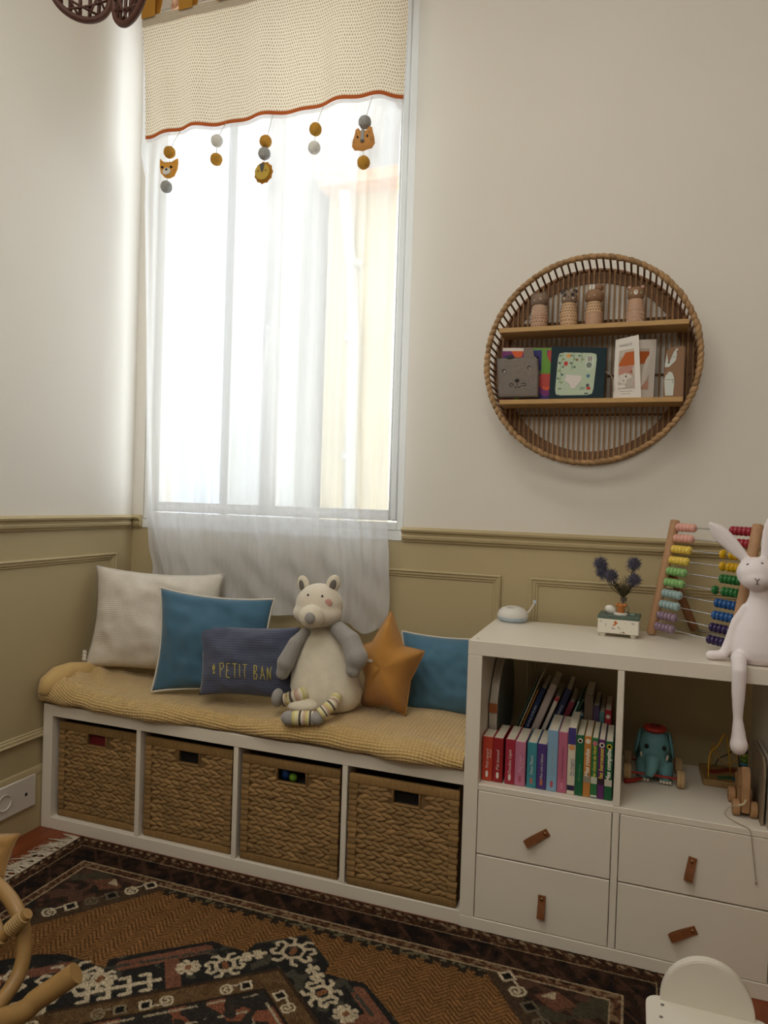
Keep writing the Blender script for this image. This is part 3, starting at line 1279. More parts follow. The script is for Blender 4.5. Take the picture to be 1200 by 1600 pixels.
# ================================================================== curtain
def cloth_mat(name, rgb, transp, transl, pattern=False):
    m = bpy.data.materials.new(name)
    m.use_nodes = True
    nt = m.node_tree
    nt.nodes.clear()
    L = nt.links
    o = nt.nodes.new('ShaderNodeOutputMaterial')
    d = nt.nodes.new('ShaderNodeBsdfDiffuse')
    t = nt.nodes.new('ShaderNodeBsdfTranslucent')
    p = nt.nodes.new('ShaderNodeBsdfTransparent')
    x1 = nt.nodes.new('ShaderNodeMixShader')
    x2 = nt.nodes.new('ShaderNodeMixShader')
    x1.inputs[0].default_value = transl
    x2.inputs[0].default_value = transp
    c = (*lin(rgb), 1)
    d.inputs[0].default_value = c
    t.inputs[0].default_value = c
    if pattern:
        # rows of short printed dashes in beige on cream; UVs are metres of cloth
        tc = nt.nodes.new('ShaderNodeTexCoord')
        sp = nt.nodes.new('ShaderNodeSeparateXYZ')
        nz = nt.nodes.new('ShaderNodeTexNoise')
        nz.inputs['Scale'].default_value = 60
        L.new(tc.outputs['UV'], nz.inputs['Vector'])
        va = nt.nodes.new('ShaderNodeMixRGB')
        va.blend_type = 'ADD'
        va.inputs[0].default_value = 0.006
        L.new(tc.outputs['UV'], va.inputs[1])
        L.new(nz.outputs['Color'], va.inputs[2])
        L.new(va.outputs[0], sp.inputs[0])
        br = nt.nodes.new('ShaderNodeTexBrick')
        br.inputs['Scale'].default_value = 1.0
        br.inputs['Mortar Size'].default_value = 0.0030
        br.inputs['Mortar Smooth'].default_value = 0.3
        br.inputs['Brick Width'].default_value = 0.0085
        br.inputs['Row Height'].default_value = 0.0118
        br.inputs['Color1'].default_value = (*lin('A48D6C'), 1)
        br.inputs['Color2'].default_value = (*lin('B49E7E'), 1)
        br.inputs['Mortar'].default_value = c
        L.new(va.outputs[0], br.inputs['Vector'])
        L.new(br.outputs['Color'], d.inputs[0])
        L.new(br.outputs['Color'], t.inputs[0])
    else:
        # slightly uneven weave
        tc = nt.nodes.new('ShaderNodeTexCoord')
        mp = nt.nodes.new('ShaderNodeMapping')
        mp.inputs['Scale'].default_value = (60, 60, 4)
        nz = nt.nodes.new('ShaderNodeTexNoise')
        nz.inputs['Scale'].default_value = 1.0
        nz.inputs['Detail'].default_value = 5
        L.new(tc.outputs['Object'], mp.inputs[0])
        L.new(mp.outputs[0], nz.inputs['Vector'])
        r = nt.nodes.new('ShaderNodeMapRange')
        r.inputs['From Min'].default_value = .3
        r.inputs['From Max'].default_value = .7
        r.inputs['To Min'].default_value = transp * .8
        r.inputs['To Max'].default_value = transp * 1.2
        L.new(nz.outputs['Fac'], r.inputs['Value'])
        L.new(r.outputs['Result'], x2.inputs[0])
    L.new(d.outputs[0], x1.inputs[1])
    L.new(t.outputs[0], x1.inputs[2])
    L.new(x1.outputs[0], x2.inputs[1])
    L.new(p.outputs[0], x2.inputs[2])
    L.new(x2.outputs[0], o.inputs[0])
    return m


m_sheer = cloth_mat('sheer_voile', 'DEDEE0', 0.24, 0.335)
m_printed = cloth_mat('printed_cotton', 'EDE4D2', 0.0, 0.36, True)
m_hem = cloth_mat('printed_cotton_double', 'B4AA9A', 0.0, 0.15, True)
m_rust = cloth_mat('rust_ribbon', 'A8582E', 0.0, 0.3)
m_tab = M('ochre_cotton', 'AA7A2C', rough=0.85)
m_rod = M('pink_beech', 'C39A80', rough=0.5, var=0.1, vscale=30, stretch=(1, 8, 8))

ZTOP = 2.832
cur = thing('curtain', 'sheer white tab-top curtain with printed cream top band and rust trim', 'curtain', (0.58, -0.08, 0.66))


def interp(tab, x):
    xs = [t[0] for t in tab]
    return float(np.interp(x, xs, [t[1] for t in tab]))


def fold(u, z):
    """Depth of the cloth: long soft folds that fade towards the top."""
    f = 0.012 * math.sin(u * 19 + 1.2 * math.sin(z * 1.7)) + 0.008 * math.sin(u * 43 + z * 1.3) + 0.004 * math.sin(u * 97 - z * 2.2)
    f += 0.010 * math.exp(-((u - .50 - .14 * (z - 1.3)) / .022) ** 2) * (1 if z < 2.4 else 0)
    f += 0.005 * math.sin(u * 160 + z * 1.5) * math.exp(-((u - .87) / .08) ** 2)
    f += 0.005 * math.sin(u * 150 - z) * math.exp(-((u - .06) / .06) ** 2)
    return f


def grid_cloth(nu, nv, fn, thick=0.0):
    verts, uvs, faces = [], [], []
    for j in range(nv + 1):
        for i in range(nu + 1):
            p, uv = fn(i / nu, j / nv)
            verts.append(p)
            uvs.append(uv)
    for j in range(nv):
        for i in range(nu):
            a = j * (nu + 1) + i
            faces.append((a, a + 1, a + nu + 2, a + nu + 1))
    me = bpy.data.meshes.new('cloth')
    me.from_pydata(verts, [], faces)
    uvl = me.uv_layers.new(name='UVMap')
    for lp in me.loops:
        uvl.data[lp.index].uv = uvs[lp.vertex_index]
    smooth(me, None)
    return me


def sheer_pt(u, v):
    zb = 0.70 - 0.045 * math.exp(-((u - .93) / .06) ** 2) + .03 * u
    z = ZTOP - 0.01 + (zb - ZTOP) * v
    xl = interp([(0.66, .150), (0.84, .145), (0.91, .128), (1.05, .115), (1.3, .107), (1.75, .098), (2.2, .088), (2.45, .092), (2.85, .084)], z) - .03
    xr = interp([(0.66, 1.050), (0.75, 1.068), (0.95, 1.066), (1.4, 1.065), (2.1, 1.073), (2.4, 1.080), (2.85, 1.096)], z)
    yb = interp([(0.65, -.012), (0.85, -.022), (1.05, -.060), (1.4, -.074), (2.85, -.080)], z)
    lo = max(0, (1.15 - z) / .45)
    f = fold(u, z) * (1 - .35 * lo) * min(1, .35 + (2.83 - z))
    # slack diagonal drags where the cushions catch the cloth
    f += lo * 0.010 * math.sin((u * 1.0 + z * 1.15) * 40) * math.exp(-((u - .6) / .5) ** 2)
    x = xl + (xr - xl) * u
    y = min(yb + f, 0.006)
    # the wall-side edge turns back towards the wall
    y += .055 * math.exp(-(u / .045) ** 2) * (1 - lo) * (1 if z < 2.3 else max(0, (2.42 - z) / .12))
    if z > 2.30:
        k = min(1, (z - 2.30) / .12)
        y = y * (1 - k) + k * (-0.052 + .25 * f)
    return Vector((x, y, z)), (u, v * 2.2)


make('sheer', grid_cloth(200, 120, sheer_pt), m_sheer, cur)


def band_bot(u):
    return 2.402 + 0.004 * math.sin(u * 9 + .5) - .006 * math.exp(-((u - .0) / .07) ** 2) + .008 * math.exp(-((u - .9) / .05) ** 2) - .014 * (u > .93) * (u - .93) / .07


def band_y(u, z):
    t = min(1, max(0, (ZTOP - z) / .2))
    return -0.100 + t * (0.010 * math.sin(u * 21 + .6) + 0.006 * math.sin(u * 45 + z * 3) + .010 * math.exp(-((u - .16) / .05) ** 2))


def band_pt(u, v):
    zb = band_bot(u) + .012
    z = 2.797 + (zb - 2.797) * v
    x = interp([(2.4, .105), (2.83, .086)], z) * (1 - u) + interp([(2.4, 1.089), (2.83, 1.099)], z) * u
    return Vector((x, band_y(u, z), z)), (u * 1.04, v * .42)


make('top_band', grid_cloth(120, 40, band_pt), m_printed, cur)


def hem_pt(u, v):
    z = ZTOP - .035 * v
    x = .086 * (1 - u) + 1.099 * u
    return Vector((x, band_y(u, z) - .0015, z)), (u * 1.04, v * .04)


make('top_hem', grid_cloth(120, 4, hem_pt), m_hem, cur)


def trim_pt(u, v):
    z = band_bot(u) + .013 - .013 * v
    x = .1055 * (1 - u) + 1.089 * u
    return Vector((x, band_y(u, z) - .0015, z)), (u, v)


make('rust_trim', grid_cloth(120, 2, trim_pt), m_rust, cur)
# narrow piece of lining showing under the ribbon
def under_pt(u, v):
    z = band_bot(u) + .002 - .012 * v
    x = .1055 * (1 - u) + 1.089 * u
    return Vector((x, band_y(u, z) + .004, z)), (u, v)


make('lining_edge', grid_cloth(120, 2, under_pt), m_sheer, cur)
ROD_Z = 2.965
for k in range(7):
    xa = 0.088 + k * 0.158
    b = nb()
    ribbon(b, [(-.010, -.012), (0.06, -.012), (ROD_Z - ZTOP - .01, -.006), (ROD_Z - ZTOP + .012, .006), (ROD_Z - ZTOP + .016, .018), (ROD_Z - ZTOP + .010, .032), (ROD_Z - ZTOP - .02, .040), (.05, .026), (-.010, .010)], 0.056, 0.0014,
           lambda u, v, d, xa=xa: Vector((xa + .028 + v, -0.096 + d, ZTOP + u)))
    make('tab', b, m_tab, cur, ang=50, label='ochre hanging tab')

rod = thing('curtain_rod', 'pale beech curtain rod above the window on wooden brackets', 'curtain rod', (0.58, -0.08, ROD_Z))
b = nb()
tube(b, [(0.06, -.083, ROD_Z), (1.16, -.083, ROD_Z)], .013, 14)
make('rod', b, m_rod, rod)
for xx in (0.06, 1.16):
    b = nb()
    ell(b, (xx, -.083, ROD_Z), (.022, .022, .022))
    make('finial', b, m_rod, rod)
for xx in (0.178, 1.06):
    b = nb()
    tube(b, [(xx, YW + .002, 2.900), (xx, -.02, 2.900), (xx, -.035, 2.905)], [.028, .026, .020], 18)
    tube(b, [(xx, -.030, 2.902), (xx, -.075, 2.935), (xx, -.083, 2.951)], [.009, .008, .006], 10)
    make('bracket', b, m_rod, rod)

# ================================================================== felt garlands hanging from the band
m_felt = {'o': M('felt_ochre', 'B98A3C', rough=1.0, spec=0.05, var=0.15, vscale=90, bump=0.5, bscale=350), 'g': M('felt_grey', '9A9A98', rough=1.0, spec=0.05, var=0.12, vscale=90, bump=0.5, bscale=350), 'w': M('felt_white', 'D8D6D0', rough=1.0, spec=0.05, var=0.08, vscale=90, bump=0.5, bscale=350)}
m_string = M('garland_thread', 'B8B0A4', rough=0.9)
m_face1 = M('felt_leopard', 'D69A44', rough=0.95, spec=0.05, bump=0.3, bscale=300)
m_face2 = M('felt_lion', 'B79A48', rough=0.95, spec=0.05, bump=0.3, bscale=300)
m_face3 = M('felt_tiger', 'C08A50', rough=0.95, spec=0.05, bump=0.3, bscale=300)
m_mane = M('felt_mane', 'A8742C', rough=0.95, spec=0.05)
m_dgrey = M('felt_dark_grey', '5A5654', rough=0.9)
GY = -0.142


def face_cat(parent, c, w, kind):
    """Little stuffed felt head with ears."""
    if kind == 'leopard':
        out_ = [(-1, .95), (-.72, .62), (-.3, .52), (.1, .5), (.5, .48), (.95, .72), (1.0, .3), (.92, -.3), (.62, -.85), (.1, -1.0), (-.4, -.85), (-.85, -.4), (-1.0, .2)]
        mt = m_face1
    elif kind == 'tiger':
        out_ = [(-.78, .55), (-.72, .9), (-.48, 1.0), (-.28, .72), (.28, .72), (.48, 1.0), (.72, .9), (.78, .55), (.95, 0), (1.0, -.45), (.75, -.8), (.35, -.85), (0, -.95), (-.35, -.85), (-.75, -.8), (-1.0, -.45), (-.95, 0)]
        mt = m_face3
    else:
        out_ = [(math.cos(a) * (1 + .05 * (-1) ** k), math.sin(a) * (1.05 + .05 * (-1) ** k)) for k, a in enumerate([2 * PI * q / 22 for q in range(22)])]
        mt = m_mane
    b = nb()
    # two domed halves
    R = 5
    cen = c
    rings = {}
    for s in (-1, 1):
        prev = None
        for r in range(R + 1):
            q = r / R
            row = []
            for (a, e) in out_:
                if r == R and s == 1:
                    row = rings['edge']
                    break
                row.append(b.verts.new((c.x + a * w * q, c.y + s * .010 * math.sqrt(max(0, 1 - q * q)), c.z + e * w * q)))
            if r == R and s == -1:
                rings['edge'] = row
            if prev is not None:
                for k in range(len(out_)):
                    k2 = (k + 1) % len(out_)
                    try:
                        b.faces.new((prev[k], prev[k2], row[k2], row[k]))
                    except ValueError:
                        pass
            prev = row
    bmesh.ops.remove_doubles(b, verts=b.verts[:], dist=1e-6)
    hd = make('felt_head', b, mt, parent, ang=60)
    f = lambda a, e, d: Vector((c.x + a * w, c.y - .0108 - d, c.z + e * w))

    def disc(nm, a, e, ra, re, m, d=0):
        b = nb()
        prism(b, [(a + ra * math.cos(t * PI / 7), e + re * math.sin(t * PI / 7)) for t in range(14)], -.002, .0008 + d, f)
        make(nm, b, m, hd, ang=False)
    if kind == 'lion':
        disc('face_patch', 0, -.02, .78, .78, m_face2, 0)
        b = nb()
        prism(b, [(-.28, .75), (.28, .75), (.16, .1), (0, -.12), (-.16, .1)], -.002, .0016, f)
        make('nose_patch', b, m_dgrey, hd, ang=False)
        disc('eye', -.42, .05, .07, .07, m_black, .001)
        disc('eye', .42, .05, .07, .07, m_black, .001)
    elif kind == 'tiger':
        b = nb()
        prism(b, [(-.12, .66), (.12, .66), (.16, -.2), (-.16, -.2)], -.002, .001, f)
        make('nose_patch', b, m_felt['g'], hd, ang=False)
        disc('nose', 0, -.25, .18, .12, m_dgrey, .001)
        for sx in (-1, 1):
            disc('eye', sx * .42, .12, .07, .09, m_black, .001)
            b = strokes([[(sx * .95, -.05), (sx * .65, -.1)], [(sx * .95, -.25), (sx * .65, -.22)], [(sx * .6, .5), (sx * .45, .35)]], lambda a, e: f(a, e, .0002), .0006)
            make('whisker_mark', b, m_dgrey, hd, ang=None)
    else:
        disc('muzzle_patch', -.05, -.42, .42, .30, m_felt['w'], 0)
        disc('nose', -.05, -.28, .13, .09, m_black, .001)
        disc('eye', -.52, -.02, .12, .10, m_black, .001)
        disc('eye', .42, -.1, .12, .10, m_black, .001)
        b = strokes([[(-.3, .42), (-.28, .3)], [(0, .42), (0, .28)], [(.3, .38), (.28, .26)], [(.62, .4), (.58, .28)], [(-.6, .5), (-.55, .36)], [(.6, -.45), (.8, -.4)]], lambda a, e: f(a, e, .0002), .0009)
        make('spot_mark', b, m_dgrey, hd, ang=None)


GAR = [('felt garland with a leopard head, leftmost on the curtain', 267, [(265, 238, 'o'), ('leopard', 264, 262), (260, 292, 'g')]),
       ('felt garland of a white and an ochre pompom, left of the lion head', 339, [(339, 220, 'w'), (338, 249, 'o')]),
       ('felt garland with a round lion head in the middle of the curtain', 415, [(415, 221, 'o'), (413, 240, 'g'), ('lion', 412, 270)]),
       ('felt garland of an ochre above a white pompom, right of the lion head', 493, [(493, 202, 'o'), (491, 231, 'w')]),
       ('felt garland with a brown tiger head, rightmost on the curtain', 571, [(570, 191, 'g'), ('tiger', 568, 218), (568, 254, 'o')])]
for lb, px, els in GAR:
    last = els[-1]
    lx, ly = (last[0], last[1]) if not isinstance(last[0], str) else (last[1], last[2])
    bot = at(lx, ly, GY)
    first = els[0]
    top = at(first[0], first[1], GY)
    g = thing('felt_garland', lb, 'garland', (bot.x, GY, bot.z - .03), group='felt garlands on the curtain')
    u = (top.x - .1) / .98
    b = nb()
    pts = [(top.x + .004, band_y(u, 2.41) + .001, 2.408), (top.x + .002, (GY - .1) / 2, (2.408 + top.z) / 2), top]
    for e in els[1:]:
        pts.append(at(e[0], e[1], GY) if not isinstance(e[0], str) else at(e[1], e[2], GY))
    tube(b, pts, .0009, 5)
    make('string', b, m_string, g, ang=None)
    for e in els:
        if isinstance(e[0], str):
            face_cat(g, at(e[1], e[2], GY), .039 if e[0] != 'lion' else .034, e[0])
        else:
            b = nb()
            p = at(e[0], e[1], GY)
            ell(b, p, .0205, nu=18, nv=12)
            for v in b.verts:
                d = (v.co - p)
                v.co = p + d * (1 + .06 * noise.noise(d * 120 + p * 9))
            make('pompom', b, m_felt[e[2]], g, ang=None)

# ================================================================== rattan rings hanging by the left wall
m_ratd = M('dark_rattan', '4A2C22', rough=0.5, var=0.2, vscale=60)
for (px, py, yaw, lb, rr) in ((126, -14, 0.80, 'dark rattan lattice disc hanging at the top left, facing the room', .079), (203, -13, -0.36, 'dark rattan lattice disc turned edgewise beside the curtain', .083)):
    c = at(px, py, -0.60)
    t = thing('rattan_disc', lb, 'decoration', c - Vector((0, 0, rr)), group='hanging rattan discs')
    ex = Vector((math.cos(yaw), math.sin(yaw), 0))
    W = lambda a, e, d=0.0, c=c, ex=ex, rr=rr: c + ex * (a * rr) + Vector((0, 0, e * rr)) + Vector((-ex.y, ex.x, 0)) * d
    b = nb()
    tube(b, [W(math.cos(q * PI / 24), math.sin(q * PI / 24)) for q in range(49)], .0095, 10, cap=False)
    make('hoop', b, m_ratd, t, ang=None)
    for k, x in enumerate((-.62, -.32, 0.0, .32, .62)):
        b = nb()
        h = math.sqrt(1 - x * x)
        tube(b, [W(x, -h, .002), W(x * 1.04, 0, .004), W(x, h, .002)], .0052, 8)
        make('upright_cane', b, m_ratd, t, ang=None)
    for k in range(8):
        a0 = k * PI / 4 + .25
        a1 = a0 + 2.1
        b = nb()
        tube(b, [W(math.cos(a0), math.sin(a0), -.003), W(.55 * math.cos((a0 + a1) / 2), .55 * math.sin((a0 + a1) / 2), -.004), W(math.cos(a1), math.sin(a1), -.003)], .0034, 6)
        make('cross_cane', b, m_ratd, t, ang=None)
    b = nb()
    tube(b, [W(0, 1), (W(0, 1).x, W(0, 1).y, ZC + .001)], .0012, 5)
    make('cord', b, m_string, t, ang=None)

# ================================================================== plush bear
m_plush = M('cream_plush', 'D8CFBC', rough=1.0, spec=0.05, sheen=0.5, var=0.06, vscale=40, bump=0.5, bscale=260)
m_plush2 = M('cream_smooth_plush', 'D2C8B8', rough=1.0, spec=0.05, sheen=0.4, bump=0.2, bscale=400)
m_grey = M('grey_jersey', '97938F', rough=0.95, spec=0.08, sheen=0.3, var=0.10, vscale=220, bump=0.15, bscale=500)
m_dk = M('dark_grey_velvet', '6E6862', rough=0.9)
m_pink = M('pink_cheek', 'C9988C', rough=0.9)
BY = -0.255
bear = thing('plush_bear', 'cream plush bear with grey arms and striped legs sitting on the bench', 'plush toy', (0.93, BY, 0.475))
hb = at(512, 1096, BY)
tp = at(497, 976, BY)
b = nb()
prof = [(0.0, 0.0), (.055, .002), (.090, .014), (.108, .036), (.113, .065), (.108, .10), (.098, .14), (.084, .18), (.066, .215), (.046, .240), (.022, .256), (0, .262)]
lathe(b, prof, (0, 0, 0), 36, sy=.78)
z0 = 0.478
for v in b.verts:
    q = v.co.z / .262
    v.co = Vector((hb.x + (tp.x - hb.x) * q + v.co.x, BY + .025 * q + v.co.y, z0 + v.co.z))
    v.co += v.normal * 0
make('body', b, m_plush, bear, ang=None)
hc = at(499, 946, BY + .005)
b = nb()
ell(b, hc, (.074, .066, .068), nu=32, nv=20)
# broad cheeks
ell(b, hc + Vector((0, -.012, -.022)), (.078, .062, .042), nu=28, nv=16)
head = blob('head', b, m_plush2, bear, voxel=.005, it=4)
mz = at(487, 963, BY - .066)
b = nb()
ell(b, mz, (.038, .036, .035), nu=24, nv=16)
make('muzzle', b, m_plush, head, ang=None)
b = nb()
ell(b, at(484, 966, BY - .099), (.0165, .011, .0175), nu=20, nv=12)
make('nose', b, m_grey, head, ang=None)
for (px, py) in ((479.5, 928), (504.5, 928)):
    b = nb()
    p = at(px, py, BY - .055)
    # seat the eye on the head surface
    dd = (p - hc)
    s = 1 / math.sqrt((dd.x / .074) ** 2 + (dd.y / .066) ** 2 + (dd.z / .068) ** 2)
    ell(b, hc + dd * s, (.0032, .0028, .0038), nu=10, nv=8)
    make('eye', b, m_black, head, ang=None)
b = nb()
p = at(516, 941, BY - .05)
dd = p - hc
s = 1 / math.sqrt((dd.x / .074) ** 2 + (dd.y / .066) ** 2 + (dd.z / .068) ** 2)
p = hc + dd * s
ell(b, p, (.0115, .0022, .0115), rot=Matrix.Rotation(.45, 3, 'Z'))
make('cheek', b, m_pink, head, ang=None)
for (px, py, rz, tilt) in ((474, 913, -.2, -.25), (521, 912, .35, .3)):
    p = at(px, py, BY + .01)
    R = Matrix.Rotation(tilt, 3, 'Y') @ Matrix.Rotation(rz, 3, 'Z')
    b = nb()
    ell(b, p, (.021, .011, .028), R)
    e = make('ear', b, m_plush, head, ang=None)
    b = nb()
    ell(b, p + R @ Vector((0, -.0075, -.002)), (.011, .005, .018), R)
    # third level stays with the head: the ear lining
    make('ear_lining', b, m_dk, head, ang=None)
for pts, rs in (([at(477, 988, BY - .02), at(462, 1005, BY - .045), at(447, 1035, BY - .06), at(442, 1050, BY - .06)], [.016, .022, .0275, .020]),
                ([at(528, 982, BY - .005), at(548, 1002, BY - .030), at(557, 1028, BY - .050), at(552, 1046, BY - .055)], [.024, .030, .034, .022])):
    b = nb()
    tube(b, pts, rs, 18)
    ell(b, pts[0], rs[0] * 1.02)
    ell(b, pts[-1] + (pts[-1] - pts[-2]).normalized() * .003, rs[-1] * 1.04)
    ell(b, pts[1], rs[1] * 1.02)
    ell(b, pts[2], rs[2] * 1.02)
    blob('arm', b, m_grey, bear, voxel=.0045, it=8)
b = nb()
ell(b, (hb.x - .045, BY - .078, .508), (.052, .040, .024))
make('lap', b, m_plush, bear, ang=None)
STRIPE = ['D8CFA8', 'D8CFA8', 'CFC27A', 'D8D0BC', 'B89A8A', 'D8D0BC', '5E5650', 'D8CFA8', 'CFC27A', 'C8A898', 'D8D0BC', '4E4844']


def striped(pts, rs, sub=5, off=0):
    P, Rr, Cc = [], [], []
    k = 0
    for i in range(len(pts) - 1):
        for s in range(sub):
            t = s / sub
            P.append(Vector(pts[i]).lerp(Vector(pts[i + 1]), t))
            Rr.append(rs[i] + (rs[i + 1] - rs[i]) * t)
    P.append(Vector(pts[-1]))
    Rr.append(rs[-1])
    # every ring twice, to keep the stripes crisp
    P2, R2, C2 = [], [], []
    for i, (p, r) in enumerate(zip(P, Rr)):
        nx_ = P[min(i + 1, len(P) - 1)]
        P2 += [p, p.lerp(nx_, .96)] if i < len(P) - 1 else [p]
        R2 += [r, r] if i < len(P) - 1 else [r]
        cc = STRIPE[(i + off) % len(STRIPE)]
        C2 += [cc, cc] if i < len(P) - 1 else [cc]
    b = nb()
    tube(b, P2, R2, 14, colors=C2)
    return b


m_strp = M('striped_jersey', 'FFFFFF', rough=0.95, spec=0.05, attr=True, bump=0.15, bscale=400)
L1 = [at(478, 1083, BY - .075), at(468, 1086, BY - .088), at(452, 1092, BY - .092), at(444, 1094, BY - .094)]
lg = make('leg', striped(L1, [.020, .021, .020, .019], 4), m_strp, bear, ang=None)
b = nb()
ell(b, at(434, 1090, BY - .088), (.017, .024, .027))
make('foot', b, m_grey, lg, ang=None)
L2 = [at(527, 1088, BY - .075), at(520, 1100, BY - .105), at(508, 1110, BY - .125), at(500, 1116, BY - .135)]
lg = make('leg', striped(L2, [.017, .018, .018, .018], 5), m_strp, bear, ang=None)
L3 = [at(496, 1122, BY - .130), at(478, 1122, BY - .140), at(458, 1122, BY - .150)]
make('sock', striped(L3, [.020, .0205, .0205], 6, 3), m_strp, lg, ang=None)
b = nb()
ell(b, at(495, 1122, BY - .135), (.022, .022, .019))
make('heel', b, m_grey, lg, ang=None)
b = nb()
ell(b, at(452, 1122, BY - .150), (.025, .022, .0205))
make('foot', b, m_grey, lg, ang=None)

# ================================================================== round rattan wall shelf
m_cane = M('cane_slat', '94714E', rough=0.6, spec=0.25, var=0.2, vscale=60, rnd=0.12)
m_caned = M('cane_dark', '74543C', rough=0.6, spec=0.25, var=0.2, vscale=60, rnd=0.12)
m_rim = M('rattan_rim_wrap', '9A7A56', rough=0.6, spec=0.25, var=0.25, vscale=80, rnd=0.2)
m_bamb = M('bamboo_shelf', 'B48F5C', rough=0.5, spec=0.3, var=0.12, vscale=30, stretch=(1, 10, 10))
SX, SZ, SR = 1.681, 1.548, 0.299
SYF, SYB = -0.080, 0.039
shelf = thing('round_shelf', 'round rattan wall shelf with two bamboo boards on the back wall', 'wall shelf', (SX, SYB, SZ - SR))
O = Vector(shelf.location)


def ringpts(r, y, n=96):
    return [Vector((SX + r * math.cos(2 * PI * k / n), y, SZ + r * math.sin(2 * PI * k / n))) for k in range(n + 1)]


b = nb()
tube(b, ringpts(SR, SYF), .0072, 10, cap=False)
rim = make('front_rim', b, m_caned, shelf, ang=None)
b = nb()
tube(b, ringpts(SR - .003, SYB - .006), .005, 8, cap=False)
make('back_rim', b, m_caned, shelf, ang=None)
b = nb()   # flat hoop behind the upright slats
n = 96
for k in range(n):
    a0, a1 = 2 * PI * k / n, 2 * PI * (k + 1) / n
    P = []
    for (r, y) in ((.292, SYB - .004), (.258, SYB - .004), (.258, SYB - .001), (.292, SYB - .001)):
        P.append([Vector((SX + r * math.cos(a), y, SZ + r * math.sin(a))) for a in (a0, a1)])
    for i in range(4):
        j = (i + 1) % 4
        vs = [b.verts.new(q) for q in (P[i][0], P[j][0], P[j][1], P[i][1])]
        b.faces.new(vs)
bmesh.ops.remove_doubles(b, verts=b.verts[:], dist=1e-5)
make('back_hoop', b, m_caned, shelf, ang=20)
# binding turns around the rim
b = nb()
ell(b, (0, 0, 0), (.0165, .0105, .0082), nu=8, nv=6)
wrap = bm_mesh(b, m_rim, 'rim_wrap', None)
NW = 100
for k in range(NW):
    a = 2 * PI * k / NW
    p = Vector((SX + SR * math.cos(a), SYF, SZ + SR * math.sin(a))) - O
    Rm = Matrix.Rotation(-a, 4, 'Y') @ Matrix.Rotation(PI / 2 + .30 + random.uniform(-.12, .12), 4, 'Y') 
    inst('rim_wrap', wrap, rim, Matrix.Translation(p) @ Rm @ Matrix.Diagonal((random.uniform(.9, 1.1), random.uniform(.9, 1.15), random.uniform(.9, 1.15), 1)))
# side slats of the drum
b = nb()
box(b, -.0013, .0013, SYF + .004, SYB - .003, -.0028, .0028)
sl = bm_mesh(b, m_caned, 'side_slat', False)
NS = 92
for k in range(NS):
    a = 2 * PI * (k + .5) / NS
    inst('side_slat', sl, shelf, Matrix.Translation(Vector((SX + (SR - .006) * math.cos(a), 0, SZ + (SR - .006) * math.sin(a))) - O) @ Matrix.Rotation(-a, 4, 'Y'))
# upright back slats
b = nb()
box(b, -.0026, .0026, -.0022, .0022, -.5, .5)
bs = bm_mesh(b, m_cane, 'back_slat', False)
nsl = 39
for k in range(nsl):
    x = -SR + .012 + (2 * SR - .024) * k / (nsl - 1)
    h = 2 * math.sqrt(max(0, (SR - .004) ** 2 - x * x))
    if h < .03:
        continue
    inst('back_slat', bs, shelf, Matrix.Translation(Vector((SX + x, SYB - .0075, SZ)) - O) @ Matrix.Diagonal((1, 1, h, 1)))
for zz in (1.688, 1.520, 1.402):
    h = math.sqrt((SR - .01) ** 2 - (zz - SZ) ** 2)
    b = nb()
    tube(b, [(SX - h, SYB - .003, zz), (SX + h, SYB - .003, zz)], .0035, 6)
    make('cross_cane', b, m_caned, shelf)
S1, S2 = 1.654, 1.437
for zt in (S1, S2):
    h = min(math.sqrt((SR - .012) ** 2 - (q - SZ) ** 2) for q in (zt, zt - .014))
    b = nb()
    prism(b, [(SX - h, SYF + .004), (SX + h, SYF + .004), (SX + h, SYB - .012), (SX - h, SYB - .012)], zt - .014, zt, lambda a, c, d: Vector((a, c, d)))
    bmesh.ops.bevel(b, geom=b.edges[:], offset=.0012, segments=1, affect='EDGES')
    make('shelf_board', b, m_bamb, shelf, ang=30)

# ---- four wooden peg animals on the upper board
m_w1 = M('peg_light_wood', 'BE9C7A', rough=0.55, var=0.08, vscale=60, stretch=(1, 1, .2))
m_w2 = M('peg_rose_wood', 'B08E76', rough=0.55, var=0.08, vscale=60, stretch=(1, 1, .2))
m_w3 = M('peg_grey_brown', '84705F', rough=0.6)
m_w4 = M('peg_brown', '8B6A50', rough=0.6)
m_w5 = M('peg_dark', '3E3834', rough=0.6)
m_wht = M('painted_white', 'D8D2C8', rough=0.6)
m_rose = M('painted_rose', 'C9A49A', rough=0.6)
m_mint = M('painted_mint', '9AAF94', rough=0.6)
PEG = [(843, 'grey-brown cat peg doll, leftmost on the upper round shelf', m_w3, m_w2, m_w2, (m_wht, m_w5), 'cat'),
       (889, 'dotted panda peg doll, second from left on the upper round shelf', m_w3, m_w1, m_w1, (m_w5, m_w5), 'panda'),
       (928, 'brown bunny peg doll with white ears on the upper round shelf', m_w4, m_w1, m_w2, (m_w5, None), 'bunny'),
       (993, 'bear peg doll with white muzzle, rightmost on the upper round shelf', m_w4, m_w2, m_w2, (None, m_wht), 'bear')]
PY = -.028


def dots(parent, c, r0, r1, z0, z1, m, n=26, seed=0):
    rg = random.Random(seed)
    b = nb()
    for k in range(n):
        a = -PI / 2 + (k % 9 - 4) * .33 + (.16 if (k // 9) % 2 else 0)
        t = ((k // 9) + .5) / (n / 9)
        z = z0 + (z1 - z0) * t
        r = r0 + (r1 - r0) * t
        ell(b, (c.x + r * math.cos(a), c.y + r * math.sin(a), z), (.0016, .0016, .0016), nu=6, nv=4)
    return make('dots', b, m, parent, ang=None)


